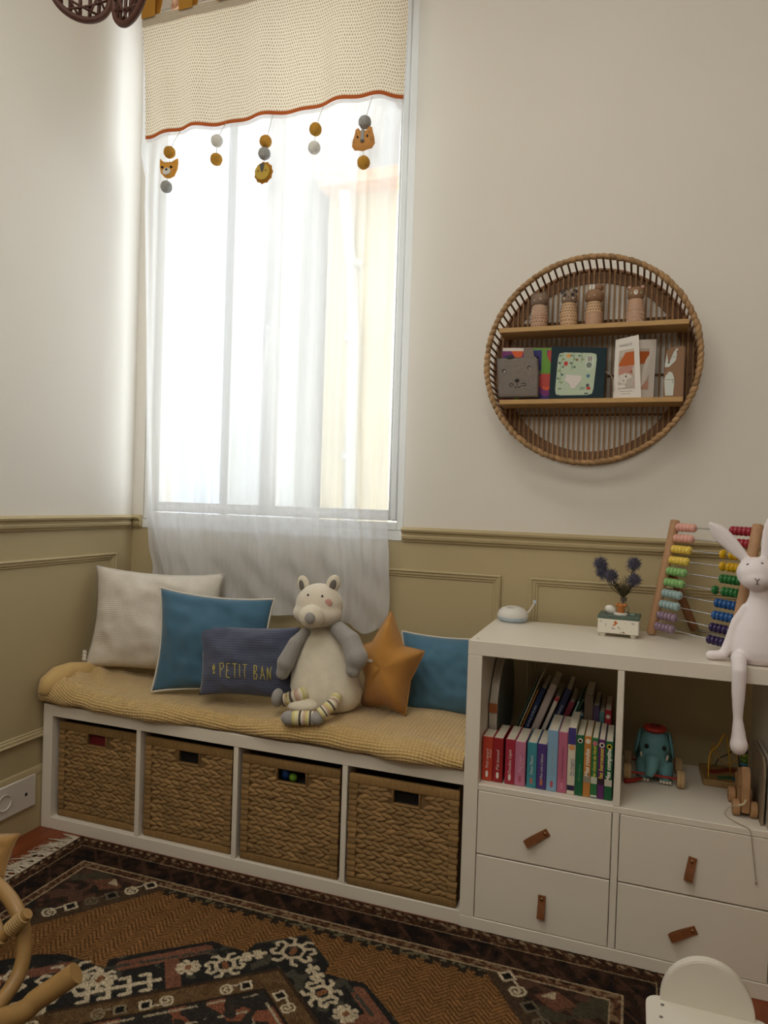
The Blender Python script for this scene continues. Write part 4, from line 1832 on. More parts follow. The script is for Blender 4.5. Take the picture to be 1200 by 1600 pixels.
for k, (px, lb, mh, mb1, mb2, dm, kind) in enumerate(PEG):
    x = at(px, 480, PY).x
    t = thing('peg_doll', lb, 'figurine', (x, PY, S1), group='wooden peg dolls on the round shelf')
    c = Vector((x, PY, S1))
    b = nb()
    lathe(b, [(0, .0005), (.022, .0005), (.0245, .002), (.0262, .036), (.0255, .039), (0, .039)], c, 28)
    bb = make('base_cup', b, mb2, t, ang=40)
    b = nb()
    lathe(b, [(0, .0395), (.0258, .0395), (.0258, .042), (.021, .070), (.0195, .074), (0, .074)], c, 28)
    bt = make('body_cup', b, mb1, t, ang=40)
    if dm[0] is not None:
        dots(bt, c, .0262, .0212, S1 + .044, S1 + .070, dm[0])
    if dm[1] is not None:
        dots(bb, c, .0245, .0262, S1 + .004, S1 + .036, dm[1])
    b = nb()
    hw = .0265 if kind in ('bunny', 'cat') else .0235
    lathe(b, [(0, .0745), (hw * .8, .0745), (hw, .081), (hw, .096), (hw * .86, .105), (hw * .5, .110), (0, .111)], c, 28)
    if kind == 'bunny':
        ell(b, c + Vector((.012, .006, .118)), (.013, .013, .013))
    hd = make('head', b, mh, t, ang=50)
    ears = {'cat': [(-.016, .109, .005, .006), (.016, .109, .005, .006)], 'panda': [(-.017, .109, .0075, .0075), (.017, .109, .0075, .0075)], 'bunny': [(-.012, .118, .0048, .0095), (-.002, .118, .0048, .0095)], 'bear': [(-.018, .109, .0075, .0075), (.018, .109, .0075, .0075)]}[kind]
    em = {'cat': m_w3, 'panda': m_w5, 'bunny': m_wht, 'bear': m_w4}[kind]
    for (ex, ez, er, eh) in ears:
        b = nb()
        ell(b, c + Vector((ex, -.004, ez)), (er, .004, eh), nu=12, nv=8)
        make('ear', b, em, hd, ang=None)
        if kind == 'bear':
            b = nb()
            ell(b, c + Vector((ex, -.0065, ez)), (er * .6, .003, eh * .6), nu=10, nv=6)
            make('ear_lining', b, m_rose, hd, ang=None)
    fy = -hw - .0002
    marks = {'cat': [('cheek', -.013, .086, .003, m_rose), ('cheek', .006, .088, .003, m_rose)],
             'panda': [('eye_patch', -.011, .096, .0058, m_w5), ('eye_patch', .011, .096, .0058, m_w5), ('cheek', -.013, .086, .003, m_wht), ('cheek', .013, .086, .003, m_wht), ('nose', 0, .089, .0018, m_w5)],
             'bunny': [('cheek', -.014, .086, .0025, m_rose), ('cheek', .002, .088, .0025, m_rose)],
             'bear': [('muzzle', 0, .090, .0060, m_wht), ('nose', 0, .0935, .0018, m_w5), ('cheek', -.014, .089, .003, m_mint), ('cheek', .014, .089, .003, m_mint)]}[kind]
    for (nm, mx_, mz_, mr, mm) in marks:
        b = nb()
        yy = -math.sqrt(max(0, hw * hw - mx_ * mx_))
        ell(b, c + Vector((mx_, yy - (.0012 if nm == 'nose' else 0), mz_)), (mr, .0012, mr * (1.3 if nm == 'muzzle' else 1)), Matrix.Rotation(-math.atan2(mx_, -yy) * -1, 3, 'Z'), nu=12, nv=8)
        make(nm, b, mm, hd, ang=None)

# ---- things on the lower board of the round shelf
m_wool = M('grey_wool_cloth', '7A716B', rough=1.0, spec=0.05, var=0.14, vscale=160, bump=0.35, bscale=500)


def quad_fn(TL, TR, BR, BL):
    TL, TR, BR, BL = map(Vector, (TL, TR, BR, BL))
    nr = (TR - TL).cross(BL - TL).normalized()
    if nr.y > 0:
        nr = -nr
    return (lambda u, v, d=0.0: (TL * (1 - u) + TR * u) * (1 - v) + (BL * (1 - u) + BR * u) * v + nr * d), nr


def slab(name, f, th, mat, parent, bev=.0015, n=1, **kw):
    b = nb()
    prism(b, [(0, 0), (1, 0), (1, 1), (0, 1)], 0.0, -th, lambda a, c_, d: f(a, c_, d))
    if bev:
        bmesh.ops.recalc_face_normals(b, faces=b.faces[:])
        bmesh.ops.bevel(b, geom=b.edges[:], offset=bev, segments=2, affect='EDGES')
    return make(name, b, mat, parent, **kw)


# colourful fabric book behind
f, nr = quad_fn(at(785, 543, -.040), at(863, 543, -.040), (at(861, 600, -.046).x, -.048, S2 + .001), (at(783, 600, -.046).x, -.048, S2 + .001))
cb = thing('fabric_book', 'bright orange, green and purple fabric book behind the grey animal pouch', 'book', (f(.5, 1).x, -.046, S2))


def paint_fabric(U, V):
    C = np.zeros(U.shape + (3,)) + (120, 60, 110)
    n = np.vectorize(lambda a, c_: noise.noise(Vector((a * 3.1, c_ * 2.6, 1.3))))(U, V)
    n2 = np.vectorize(lambda a, c_: noise.noise(Vector((a * 4.0, c_ * 3.4, 7.7))))(U, V)
    layer(C, n > .1, (208, 96, 58))
    layer(C, n2 > .25, (92, 142, 60))
    layer(C, n < -.3, (60, 56, 110))
    layer(C, (U > .62) & (V < .75) & (n > -.05), (178, 76, 70))
    layer(C, (U < .55) & (V < .06), (214, 206, 196))
    layer(C, (U > .55) & (V < .05), (104, 150, 70))
    layer(C, (U > .80) & (V < .5) & (n2 > -.1), (104, 148, 66))
    return C


slab('cover', f, .012, M('fabric_book_side', '8A4A64', rough=0.9), cb)
printed('print', 1, 1, 60, 60, paint_fabric, lambda u, v: f(u * .98 + .01, v * .98 + .01, .0006), m_col, cb)

# grey animal pouch: soft cloth with face
f, nr = quad_fn(at(776, 560, -.062), at(841, 557, -.062), (at(843, 620, -.070).x, -.072, S2 + .0045), (at(779, 620, -.070).x, -.072, S2 + .0045))
gp = thing('animal_pouch', 'grey woollen pouch with an embroidered animal face on the round shelf', 'cloth toy', (f(.5, 1).x, -.068, S2))
b = nb()
n = 16
idx = {}
for s in (0, 1):
    for j in range(n + 1):
        for i in range(n + 1):
            if s and (i in (0, n) or j in (0, n)):
                idx[(s, i, j)] = idx[(0, i, j)]
                continue
            u, v = i / n, j / n
            du, dv = 2 * u - 1, 2 * v - 1
            h = .005 * ((1 - du ** 4) * (1 - dv ** 4)) ** .5 * (1 if s == 0 else -1) + .0012 * noise.noise(Vector((u * 5, v * 5, 2)))
            idx[(s, i, j)] = b.verts.new(f(u + .01 * math.sin(v * 5), v, h))
for s in (0, 1):
    for j in range(n):
        for i in range(n):
            b.faces.new([idx[(s, i, j)], idx[(s, i + 1, j)], idx[(s, i + 1, j + 1)], idx[(s, i, j + 1)]])
make('cloth', b, m_wool, gp, ang=None)
b = nb()
prism(b, [(.66, -.22), (.88, -.20), (.92, .1), (.66, .1)], .002, -.002, lambda a, c_, d: f(a, c_, d))
make('ear', b, m_wool, gp, ang=False)
b = nb()
ell(b, f(.33, -.01, .001), (.011, .004, .009))
make('ear', b, M('charcoal_wool', '3A3A40', rough=1), gp, ang=None)
for (u, v) in ((.17, .33), (.78, .27)):
    b = nb()
    ell(b, f(u, v, .0048), (.0052, .0012, .0052), nu=12, nv=8)
    e = make('eye', b, m_black, gp, ang=None)
    b = nb()
    ell(b, f(u + .01, v + .015, .0058), (.0024, .0008, .0026), nu=8, nv=6)
    make('eye_glint', b, m_wht, e, ang=None)
b = nb()
ell(b, f(.48, .58, .0050), (.007, .0015, .0058), nu=12, nv=8)
make('nose', b, m_black, gp, ang=None)
b = strokes([[(.48, .62), (.48, .70)], [(.40, .72), (.44, .76), (.48, .72)], [(.48, .72), (.53, .76), (.57, .70)], [(.28, .68), (.34, .64), (.40, .68)], [(.58, .66), (.65, .64), (.70, .68)], [(.29, .72), (.38, .70)], [(.59, .70), (.69, .71)]], lambda a, q: f(a, q, .0052), .0010)
make('whiskers', b, m_black, gp, ang=None)

# dark felt book with pale green window
f, nr = quad_fn(at(862, 541, -.044), at(949, 543, -.044), (at(943, 616, -.062).x, -.066, S2 + .001), (at(858, 616, -.062).x, -.066, S2 + .001))
fb = thing('felt_book', 'charcoal felt book with a pale green printed panel on the round shelf', 'book', (f(.5, 1).x, -.06, S2))
slab('cover', f, .010, M('charcoal_felt', '2E3A40', rough=1.0, spec=0.05, bump=0.3, bscale=400), fb)


def paint_felt(U, V):
    C = np.zeros(U.shape + (3,)) + (172, 186, 164)

    def spot(u, v, ru, rv, rgb):
        layer(C, ((U - u) / ru) ** 2 + ((V - v) / rv) ** 2 < 1, rgb)
    # hanging vines
    for u0, v1 in ((.10, .72), (.40, .42), (.60, .22)):
        layer(C, (np.abs(U - u0 - .015 * np.sin(V * 14)) < .010) & (V < v1), (122, 140, 112))
        for k in range(int(v1 / .09)):
            spot(u0 + (.05 if k % 2 else -.05), .07 + k * .09, .034, .026, ((92, 116, 100), (128, 146, 110), (72, 92, 96))[k % 3])
    spot(.22, .26, .055, .055, (176, 62, 54))
    spot(.27, .08, .055, .05, (206, 150, 86))
    spot(.50, .17, .035, .03, (122, 84, 66))
    spot(.83, .22, .12, .19, (186, 196, 180))
    spot(.82, .29, .07, .07, (118, 126, 118))
    layer(C, (np.abs(U - .80) < .02) & (np.abs(V - .14) < .06), (140, 132, 128))
    layer(C, (np.abs(U - .86) < .02) & (np.abs(V - .14) < .06), (140, 132, 128))
    spot(.83, .55, .05, .045, (78, 116, 132))
    spot(.84, .77, .045, .035, (70, 78, 88))
    layer(C, (np.abs(U - .87) < .05) & (np.abs(V - .845) < .035), (168, 66, 62))
    layer(C, (np.abs(U - .71) < .06) & (np.abs(V - .84) < .035), (140, 156, 136))
    spot(.12, .845, .05, .018, (92, 108, 96))
    layer(C, (np.abs(U - .83) < .05) & (np.abs(V - .965) < .014), (48, 54, 50))
    return C


W0 = lambda u, v, d=.0008: f(.135 + u * .70 - v * .03, .115 + v * .82, d)
rc = .09


def rounded(u, v):
    # squash the grid's corners so that the panel has rounded corners
    du, dv = abs(2 * u - 1), abs(2 * v - 1)
    k = 1 - .055 * (max(0, du - .7) / .3) * (max(0, dv - .7) / .3)
    return .5 + (u - .5) * k, .5 + (v - .5) * k


printed('panel_print', 1, 1, 70, 70, paint_felt, lambda u, v: W0(*rounded(u, v)), m_col, fb)
b = nb()
prism(b, [(.26, .52), (.66, .55), (.66, .66), (.56, .78), (.50, .86), (.42, .85), (.36, .74), (.23, .67)], .0006, .0022, lambda a, c_, d: W0(a, c_, d))
make('white_pocket', b, M('white_felt', 'CFC6C2', rough=1), fb, ang=False)
b = nb()
ribbon(b, [(0, 0), (.010, -.004), (.018, -.014), (.023, -.032), (.025, -.058)], .012, .0012, lambda u, v, d: f(1, .48) + Vector((u, -.004 + v + .010, d)))
make('strap', b, M('cream_strap', 'C8BEB0', rough=0.9), fb, ang=50)

# folded photo card
m_card = M('card_white', 'D9D2CB', rough=0.7)
fo = at(999, 522, -.070)
fF, n1 = quad_fn(at(962, 531, -.048), at(998, 523, -.070), (at(1002, 616, -.070).x, -.070, S2 + .001), (at(958, 616, -.048).x, -.048, S2 + .001))
fB, n2 = quad_fn(at(994, 531, -.066), at(1026, 530, -.022), (at(1021, 616, -.022).x, -.022, S2 + .001), (at(996, 616, -.064).x, -.066, S2 + .001))
fc = thing('photo_card', 'folded white photo card standing on the round shelf', 'card', (fF(.5, 1).x, -.055, S2))
slab('front_leaf', fF, .0008, m_card, fc, bev=0)
slab('back_leaf', fB, .0008, m_card, fc, bev=0)


def paint_photo(left):
    def fnp(U, V):
        C = np.zeros(U.shape + (3,)) + (176, 164, 152)
        X = U * .62 if left else .55 + U * .45
        layer(C, (V < .16), (188, 178, 166))
        layer(C, (V > .08) & (V < .42) & (V > .36 - 1.1 * np.clip(X, 0, .4)) & (X > .0), (176, 92, 46))
        layer(C, ((X - .32) / .36) ** 2 + ((V - .54) / .12) ** 2 < 1, (182, 134, 122))
        layer(C, ((X - .50) / .05) ** 2 + ((V - .58) / .03) ** 2 < 1, (140, 80, 76))
        layer(C, ((X - .78) / .24) ** 2 + ((V - .56) / .19) ** 2 < 1, (190, 180, 166))
        layer(C, ((X - .25) / .28) ** 2 + ((V - .74) / .13) ** 2 < 1, (206, 200, 190))
        layer(C, ((X - .30) / .035) ** 2 + ((V - .69) / .022) ** 2 < 1, (40, 36, 36))
        layer(C, ((X - .2) / .03) ** 2 + ((V - .79) / .016) ** 2 < 1, (120, 110, 104))
        layer(C, ((X - .5) / .2) ** 2 + ((V - .83) / .10) ** 2 < 1, (178, 170, 160))
        layer(C, ((X - .12) / .16) ** 2 + ((V - .93) / .05) ** 2 < 1, (212, 206, 198))
        layer(C, ((X - .80) / .22) ** 2 + ((V - .88) / .12) ** 2 < 1, (196, 150, 136))
        return C
    return fnp


printed('photo_print', 1, 1, 36, 50, paint_photo(True), lambda u, v: fF(.17 + u * .62 + .0, .20 + v * .645, .0005), m_col, fc)
printed('photo_print', 1, 1, 30, 50, paint_photo(False), lambda u, v: fB(.06 + u * .60, .15 + v * .70, .0005), m_col, fc)
eu = (fF(1, 0) - fF(0, 0))
ev = (fF(0, 0) - fF(0, 1))
b = text_bm('MARIUS', .0105, lambda a, c_, d: fF(.45, .125, .0005) + eu.normalized() * a + ev.normalized() * c_, shear=0.0)
make('lettering', b, M('grey_ink', '8A847E', rough=0.8), fc, ang=False)
b = strokes([[(.22, .885), (.70, .885)], [(.30, .925), (.62, .925)]], lambda a, q: fF(a, q, .0003), .0005)
make('small_print', b, M('grey_ink', '8A847E', rough=0.8), fc, ang=None)

# wooden deer
dx0, dx1 = at(1037, 600, -.035).x, 1.942
dr_ = thing('wooden_deer', 'flat brown wooden deer with white belly at right of the round shelf', 'figurine', ((dx0 + dx1) / 2, -.035, S2))
dz = .150
fn = lambda a, c_, d: Vector((dx0 + (dx1 - dx0) * a, -.035 - d, S2 + .0005 + dz * c_))
b = nb()
prism(b, [(0, 0), (1, 0), (1, .98), (.93, 1.0), (.25, .98), (.10, .86), (.08, .62), (.0, .5)], .0, -.022, fn)
bmesh.ops.recalc_face_normals(b, faces=b.faces[:])
bmesh.ops.bevel(b, geom=b.edges[:], offset=.002, segments=2, affect='EDGES')
bo = make('body', b, m_w4, dr_)
m_snow = M('painted_snow', 'C8CCC6', rough=0.55)
b = nb()
prism(b, [(.05, .60), (.02, .63), (.10, .88), (.20, .80), (.55, .94), (.60, .85), (.56, .73), (.25, .61)], .0001, .0012, fn)
make('face', b, m_snow, bo, ang=False)
b = nb()
prism(b, [(.08, .90), (.22, .96), (.50, .94), (.40, .86), (.26, .72), (.20, .68), (.17, .73), (.11, .86)], .0010, .0022, fn)
make('forehead', b, m_w4, bo, ang=False)
b = nb()
ell(b, fn(.21, .69, .002), (.0022, .001, .0022), nu=8, nv=6)
make('nose', b, m_black, bo, ang=None)
b = strokes([[(.40, .79), (.46, .80), (.52, .795)]], lambda a, q: fn(a, q, .0012), .0005)
make('eye', b, m_black, bo, ang=None)
b = nb()
prism(b, [(.10, .06), (.48, .06), (.52, .30), (.50, .40), (.40, .50), (.25, .52), (.08, .44), (.02, .36), (.06, .18)], .0001, .0012, fn)
make('belly', b, m_snow, bo, ang=False)
b = nb()
prism(b, [(.50, .92), (.56, .955), (.66, .955), (.63, .92), (.55, .90)], .0001, .002, fn)
make('ear', b, m_snow, bo, ang=False)
b = strokes([[(.04, .365), (.48, .365), (.42, .33), (.44, .30), (.56, .31), (.58, .345), (.55, .36)]], lambda a, q: fn(a, q, .0013), .0006)
make('seam_line', b, M('grey_ink', '8A847E'), bo, ang=None)

# ================================================================== on top of the white shelf unit
TZ = 0.762
# ---- small sound machine
sx, sy = 1.482, -.045
sm = thing('baby_monitor', 'white pebble-shaped monitor with short aerial on the shelf corner', 'monitor', (sx, sy, TZ))
b = nb()
lathe(b, [(0, .0005), (.036, .0005), (.044, .006), (.047, .014), (.0465, .0155), (0, .0155)], (sx, sy, TZ), 40, sy=.9)
make('base', b, M('pale_blue_plastic', 'AEBCC8', rough=0.45), sm)
b = nb()
lathe(b, [(0, .0157), (.047, .0157), (.0475, .020), (.044, .031), (.034, .041), (.018, .0465), (0, .048)], (sx, sy, TZ), 40, sy=.9)
make('shell', b, M('satin_white_plastic', 'D4D0CA', rough=0.45), sm)
b = nb()
tube(b, [(sx + .036, sy, TZ + .022), (sx + .050, sy, TZ + .036), (sx + .064, sy, TZ + .060)], [.0028, .0025, .0025], 8)
ae = make('aerial', b, M('satin_white_plastic', 'D4D0CA'), sm)
b = nb()
ell(b, (sx + .065, sy, TZ + .064), (.0055, .0055, .007), nu=14, nv=10)
make('aerial_tip', b, M('pale_blue_plastic', 'AEBCC8'), ae, ang=None)
b = strokes([[(-.010, 0), (.010, .001)], [(-.006, .006), (.006, .006)]], lambda a, q: Vector((sx + a - .004, sy - .024 + q, TZ + .0435 + q * .35)), .0009)
make('button_print', b, M('grey_ink', '8A847E'), sm, ang=None)

# ---- music box: white box, green lid, bun feet
mA = Vector((1.737, -.165, TZ))
e1 = Vector((.995, -.06, 0)).normalized()
e2 = Vector((.06, .995, 0)).normalized()
MW, MD, MH = .108, .085, .050
fz = .010
BX = lambda a, d, z: mA + e1 * a + e2 * d + Vector((0, 0, z))
mb = thing('music_box', 'white wooden music box with green lid on top of the shelf', 'music box', BX(MW / 2, MD / 2, 0))
Tm = Matrix.Translation(mA) @ Matrix((e1.to_4d() * 1, e2.to_4d(), (0, 0, 1, 0), (0, 0, 0, 1))).transposed()
Tm = Matrix(((e1.x, e2.x, 0, mA.x), (e1.y, e2.y, 0, mA.y), (0, 0, 1, mA.z), (0, 0, 0, 1)))
b = nb()
box(b, 0, MW, 0, MD, fz, fz + MH - .010, .0015, Tm)
make('case', b, M('music_box_white', 'E0DACE', rough=0.5), mb, ang=30)
b = nb()
box(b, -.001, MW + .001, -.001, MD + .001, fz + MH - .0098, fz + MH, .0015, Tm)
lid = make('lid', b, M('sage_green_paint', '55645A', rough=0.5), mb, ang=30)
for (a, d) in ((.014, .014), (MW - .014, .014), (.014, MD - .014), (MW - .014, MD - .014)):
    b = nb()
    lathe(b, [(0, .0003), (.006, .0005), (.0085, .005), (.007, .0098), (0, .0099)], BX(a, d, 0), 18)
    make('foot', b, M('music_box_white', 'E0DACE'), mb, ang=50)


def paint_box(U, V):
    C = np.zeros(U.shape + (3,)) + (222, 216, 204)
    rg = np.random.RandomState(3)
    ink = (92, 84, 80)
    # orange squiggle
    P = [(.43, .15), (.455, .22), (.43, .32), (.39, .40), (.385, .50)]
    for (a, c_), w in zip(P, (.035, .032, .030, .022, .012)):
        layer(C, ((U - a) / w) ** 2 + ((V - c_) / (w * 2.6)) ** 2 < 1, (188, 106, 48))
    for (a, c_, w, h) in ((.05, .12, .03, .02), (.06, .22, .04, .02), (.88, .14, .05, .02), (.90, .24, .045, .025), (.86, .19, .03, .012), (.19, .42, .012, .10), (.34, .60, .03, .02), (.39, .66, .05, .035), (.52, .52, .02, .04), (.54, .62, .03, .025), (.57, .72, .015, .02), (.50, .58, .04, .015), (.62, .86, .02, .02), (.65, .92, .035, .05), (.57, .94, .015, .02), (.90, .55, .01, .02), (.84, .8, .01, .02), (.04, .6, .01, .02), (.68, .2, .008, .03)):
        m = (np.abs(U - a) < w) & (np.abs(V - c_) < h) & (rg.rand(*U.shape) > .45)
        layer(C, m, ink)
    layer(C, (np.abs(U - .66) < .02) & (np.abs(V - .92) < .04), (150, 92, 76))
    return C


printed('front_print', 1, 1, 90, 40, paint_box, lambda u, v: BX(.002 + u * (MW - .004), -.0004, fz + MH - .012 - v * (MH - .014)), m_col, mb)
b = nb()
ell(b, BX(.030, .040, fz + MH + .0105), (.0165, .012, .0125), Matrix.Rotation(.45, 3, 'Y'))
make('white_egg', b, M('egg_white_gloss', 'D8D4CC', rough=0.3), lid, ang=None)
b = nb()
lathe(b, [(0, 0.0002), (.019, .0002), (.019, .005), (.017, .006), (0, .006)], BX(.058, .030, fz + MH), 24)
make('white_disc', b, M('egg_white_gloss', 'D8D4CC'), lid)
b = nb()
box(b, .080, .094, .030, .055, fz + MH, fz + MH + .003, .001, Tm)
make('mint_inlay', b, M('mint_paint', '7E9A90', rough=0.5), lid, ang=30)
b = nb()
c0 = BX(.058, .030, fz + MH + .0062)
tube(b, [c0, c0 + Vector((0, 0, .016))], .0105, 16)
ell(b, c0 + Vector((0, -.001, .019)), (.011, .009, .008))
ell(b, c0 + Vector((-.010, -.002, .021)), (.0055, .0055, .0055))
ell(b, c0 + Vector((.010, -.002, .021)), (.0055, .0055, .0055))
make('copper_figure', b, M('copper_paint', 'B0703C', rough=0.35, metallic=0.3), lid, ang=50)

# ---- glass bud vase with dried thistles, behind the figure
vc = BX(.062, .058, fz + MH)
va = thing('bud_vase', 'small clear glass bud vase on the green lid', 'vase', vc)
m_vg = bpy.data.materials.new('vase_glass')
m_vg.use_nodes = True
pb = m_vg.node_tree.nodes['Principled BSDF']
pb.inputs['Transmission Weight'].default_value = 1.0
pb.inputs['Roughness'].default_value = 0.03
pb.inputs['Base Color'].default_value = (.9, .92, .9, 1)
b = nb()
lathe(b, [(0, .0005), (.012, .0005), (.0165, .008), (.0165, .016), (.010, .026), (.0075, .032), (.0075, .044), (.0095, .048), (.0085, .048), (.0062, .044), (.0062, .032), (.009, .026), (.0152, .016), (.0152, .008), (.011, .002), (0, .002)], vc, 28)
make('glass', b, m_vg, va)
b = nb()
for k in range(10):
    q = k * PI / 5
    tube(b, [vc + Vector((0, 0, .034)), vc + Vector((.0068 * math.cos(q), .0068 * math.sin(q), .040))], .0014, 5)
lathe(b, [(.0086, .036), (.0092, .040), (.0086, .044)], vc, 20)
make('twine_collar', b, M('grey_twine', '5E5248', rough=0.9), va, ang=None)

m_thi = M('thistle_blue_grey', '5E5C6C', rough=0.9, var=0.25, vscale=80)
m_stem = M('thistle_stem', '4E4632', rough=0.9, var=0.2, vscale=60)
tb = thing('thistle_bouquet', 'dried blue thistles standing in the little glass vase', 'dried flowers', vc + Vector((0, 0, .004)))
HEADS = [(938, 880, .006), (941, 894, .0), (955, 899, -.015), (991, 881, .008), (991, 906, -.008)]
rg = random.Random(5)
for (px, py, dy) in HEADS:
    h = at(px, py, vc.y + dy)
    b = nb()
    s0 = vc + Vector((rg.uniform(-.003, .003), rg.uniform(-.003, .003), .006))
    s1 = vc + Vector((rg.uniform(-.002, .002), 0, .046))
    mid = (s1 + h) / 2 + Vector((0, 0, -.012))
    tube(b, [s0, s1, mid, h], [.0013, .0013, .0012, .0012], 5)
    # side twigs
    for k in range(9):
        t = rg.random()
        p = s1.lerp(h, .25 + .65 * t)
        d = Vector((rg.uniform(-1, 1), rg.uniform(-.6, .6), rg.uniform(-.1, 1))).normalized()
        tube(b, [p, p + d * .010, p + d * .017 + Vector((0, 0, .004))], [.0008, .0006, .0003], 4)
    make('stem', b, m_stem, tb, ang=None)
    b = nb()
    ax = (h - s1).normalized()
    core = .0105
    ell(b, h, (core, core, core * 1.1), nu=12, nv=8)
    for k in range(170):
        z = 1 - 2 * (k + .5) / 170
        q = k * 2.39996
        d = Vector((math.sqrt(1 - z * z) * math.cos(q), math.sqrt(1 - z * z) * math.sin(q), z))
        L = .0200 + rg.uniform(-.004, .006)
        if d.dot(ax) < -.5:
            L *= 1.15
        tube(b, [h + d * core * .8, h + d * L], [.0015, .0003], 3, cap=False)
    make('flower_head', b, m_thi, tb, ang=None)
b = nb()
for k in range(90):
    q = rg.uniform(0, 2 * PI)
    d = Vector((math.cos(q) * .55, math.sin(q) * .4, rg.uniform(.5, 1.0)))
    p = vc + Vector((0, 0, .046))
    L = rg.uniform(.02, .070)
    tube(b, [p, p + d * L * .6, p + d * L + Vector((rg.uniform(-.004, .004), 0, .002))], [.0010, .0008, .0003], 4, cap=False)
make('filler_sprigs', b, m_stem, tb, ang=None)

# ---- abacus: tilted wooden frame, ten rods of ten beads
m_bee = M('abacus_beech', 'AC8462', rough=0.5, spec=0.3, var=0.12, vscale=30, stretch=(8, 8, 1))
m_bee2 = M('abacus_beech_dark', '7E5436', rough=0.5, var=0.12, vscale=30)
ya, la = 0.891, 0.2147
A0 = Vector((1.8786, -.0754, TZ))
ar = Vector((math.cos(ya), -math.sin(ya), 0))
ab_ = Vector((math.sin(ya), math.cos(ya), 0))
au = Vector((0, 0, 1)) * math.cos(la) + ab_ * math.sin(la)
an = ar.cross(au).normalized()
AW, AL = .2865, .336
if an.y > 0:
    an = -an
AP = lambda a, h, d=0.0: A0 + ar * a + au * h + an * d
ab = thing('abacus', 'wooden abacus with rows of coloured beads behind the white rabbit', 'abacus', A0 + ar * AW / 2)
for a in (0, AW):
    b = nb()
    tube(b, [AP(a, .0035), AP(a, .007), AP(a, AL - .004), AP(a, AL)], [.0118, .0132, .0132, .0105], 18)
    make('post', b, m_bee, ab, ang=50)
    # rear strut hinged on the post
    b = nb()
    hp = AP(a, .185, -.026)
    foot = AP(a, .0, 0) + ab_ * .155 + Vector((0, 0, .012))
    tube(b, [hp + (hp - foot).normalized() * .012, hp, foot], [.011, .0118, .0118], 14)
    make('rear_strut', b, m_bee2, ab, ang=50)
    b = nb()
    ell(b, AP(a, .185, -.013), (.008, .008, .008), nu=14, nv=10)
    make('hinge_peg', b, m_bee, ab, ang=None)
b = nb()
q0, q1 = (AP(a, 0) + ab_ * .155 + Vector((0, 0, .012)) for a in (0, AW))
tube(b, [q0, q1], .004, 10)
make('cross_bar', b, m_chrome, ab)
ROWS = [('DCA698', '982634'), ('DCA698', '982634'), ('E0C456', 'D2A80E'), ('E0C456', 'D2A80E'), ('86B570', '1E6A2E'), ('86B570', '1E6A2E'), ('98B0B2', '1A4E8A'), ('98B0B2', '1A4E8A'), ('8A7488', '2A1A4A'), ('8A7488', '2A1A4A')]
b = nb()
lathe(b, [(.0020, -.0069), (.0050, -.0064), (.0090, -.0048), (.0114, -.0025), (.0122, 0), (.0114, .0025), (.0090, .0048), (.0050, .0064), (.0020, .0069)], (0, 0, 0), 20)
bead_base = {}
zq = Vector((0, 0, 1)).rotation_difference(ar).to_matrix().to_4x4()
OR = Vector(ab.location)
bead_src = bpy.data.meshes.new('bead')
b.to_mesh(bead_src)
b.free()
smooth(bead_src, None)
for k, (ca, cb_) in enumerate(ROWS):
    h = AL - .020 - k * .0318
    b = nb()
    tube(b, [AP(.008, h), AP(AW - .008, h)], .0016, 8)
    make('rod', b, m_chrome, ab, ang=50)
    for s, cl in ((0, ca), (1, cb_)):
        if cl not in bead_base:
            mm = bead_src.copy()
            mm.materials.append(M('bead_' + cl, cl, rough=0.32, spec=0.5))
            bead_base[cl] = mm
        for j in range(5):
            a = (.0195 + j * .0138) if s == 0 else (AW - .0195 - j * .0138)
            if s == 1 and j == 4 and k in (2, 3, 5):
                a -= .016 if k != 3 else .008
            inst('bead', bead_base[cl], ab, Matrix.Translation(AP(a, h) - OR) @ zq)

# ---- rabbit lamp sitting on the edge
m_rab = M('rabbit_silicone', 'E6DDE0', rough=0.5, spec=0.3)
RY = -.352
rab = thing('rabbit_lamp', 'white long-legged rabbit figure sitting on the shelf edge', 'figurine', (2.108, RY, TZ))
rc_ = Vector((2.108, RY, TZ))
hd_ = at(1181, 896, RY)
b = nb()
prof = [(0, .001), (.040, .001), (.054, .012), (.058, .032), (.056, .055), (.049, .085), (.038, .115), (.028, .140), (.022, .158), (.020, .175), (.020, .19), (0, .195)]
lathe(b, prof, (rc_.x, RY + .004, TZ), 32, sy=.85)
ell(b, hd_, (.042, .040, .039), nu=28, nv=18)
ell(b, hd_ + Vector((0, -.008, -.012)), (.036, .036, .028), nu=24, nv=16)


def petal(b, p0, p1, w, t, yaw=0.0):
    d = p1 - p0
    n = 9
    side = Vector((d.z, 0, -d.x)).normalized()
    pts = []
    for k in range(n + 1):
        q = k / n
        pts.append((p0.lerp(p1, q), w * (.45 + .55 * math.sin(min(1, q * 1.25) * PI * .62)) * (1 - max(0, q - .72) ** 1.6 * 7.2)))
    rings = []
    for p, r in pts:
        r = max(r, .0025)
        rings.append([b.verts.new(p + side * r * math.cos(a) + Vector((0, t * math.sin(a), 0))) for a in [2 * PI * j / 12 for j in range(12)]])
    for A, B in zip(rings[:-1], rings[1:]):
        for j in range(12):
            b.faces.new((A[j], A[(j + 1) % 12], B[(j + 1) % 12], B[j]))
    b.faces.new(rings[0][::-1])
    b.faces.new(rings[-1])


petal(b, hd_ + Vector((-.016, .004, .026)), at(1108, 816, RY + .004), .020, .0095)
petal(b, hd_ + Vector((.018, .004, .028)), at(1214, 797, RY + .004), .020, .0095)
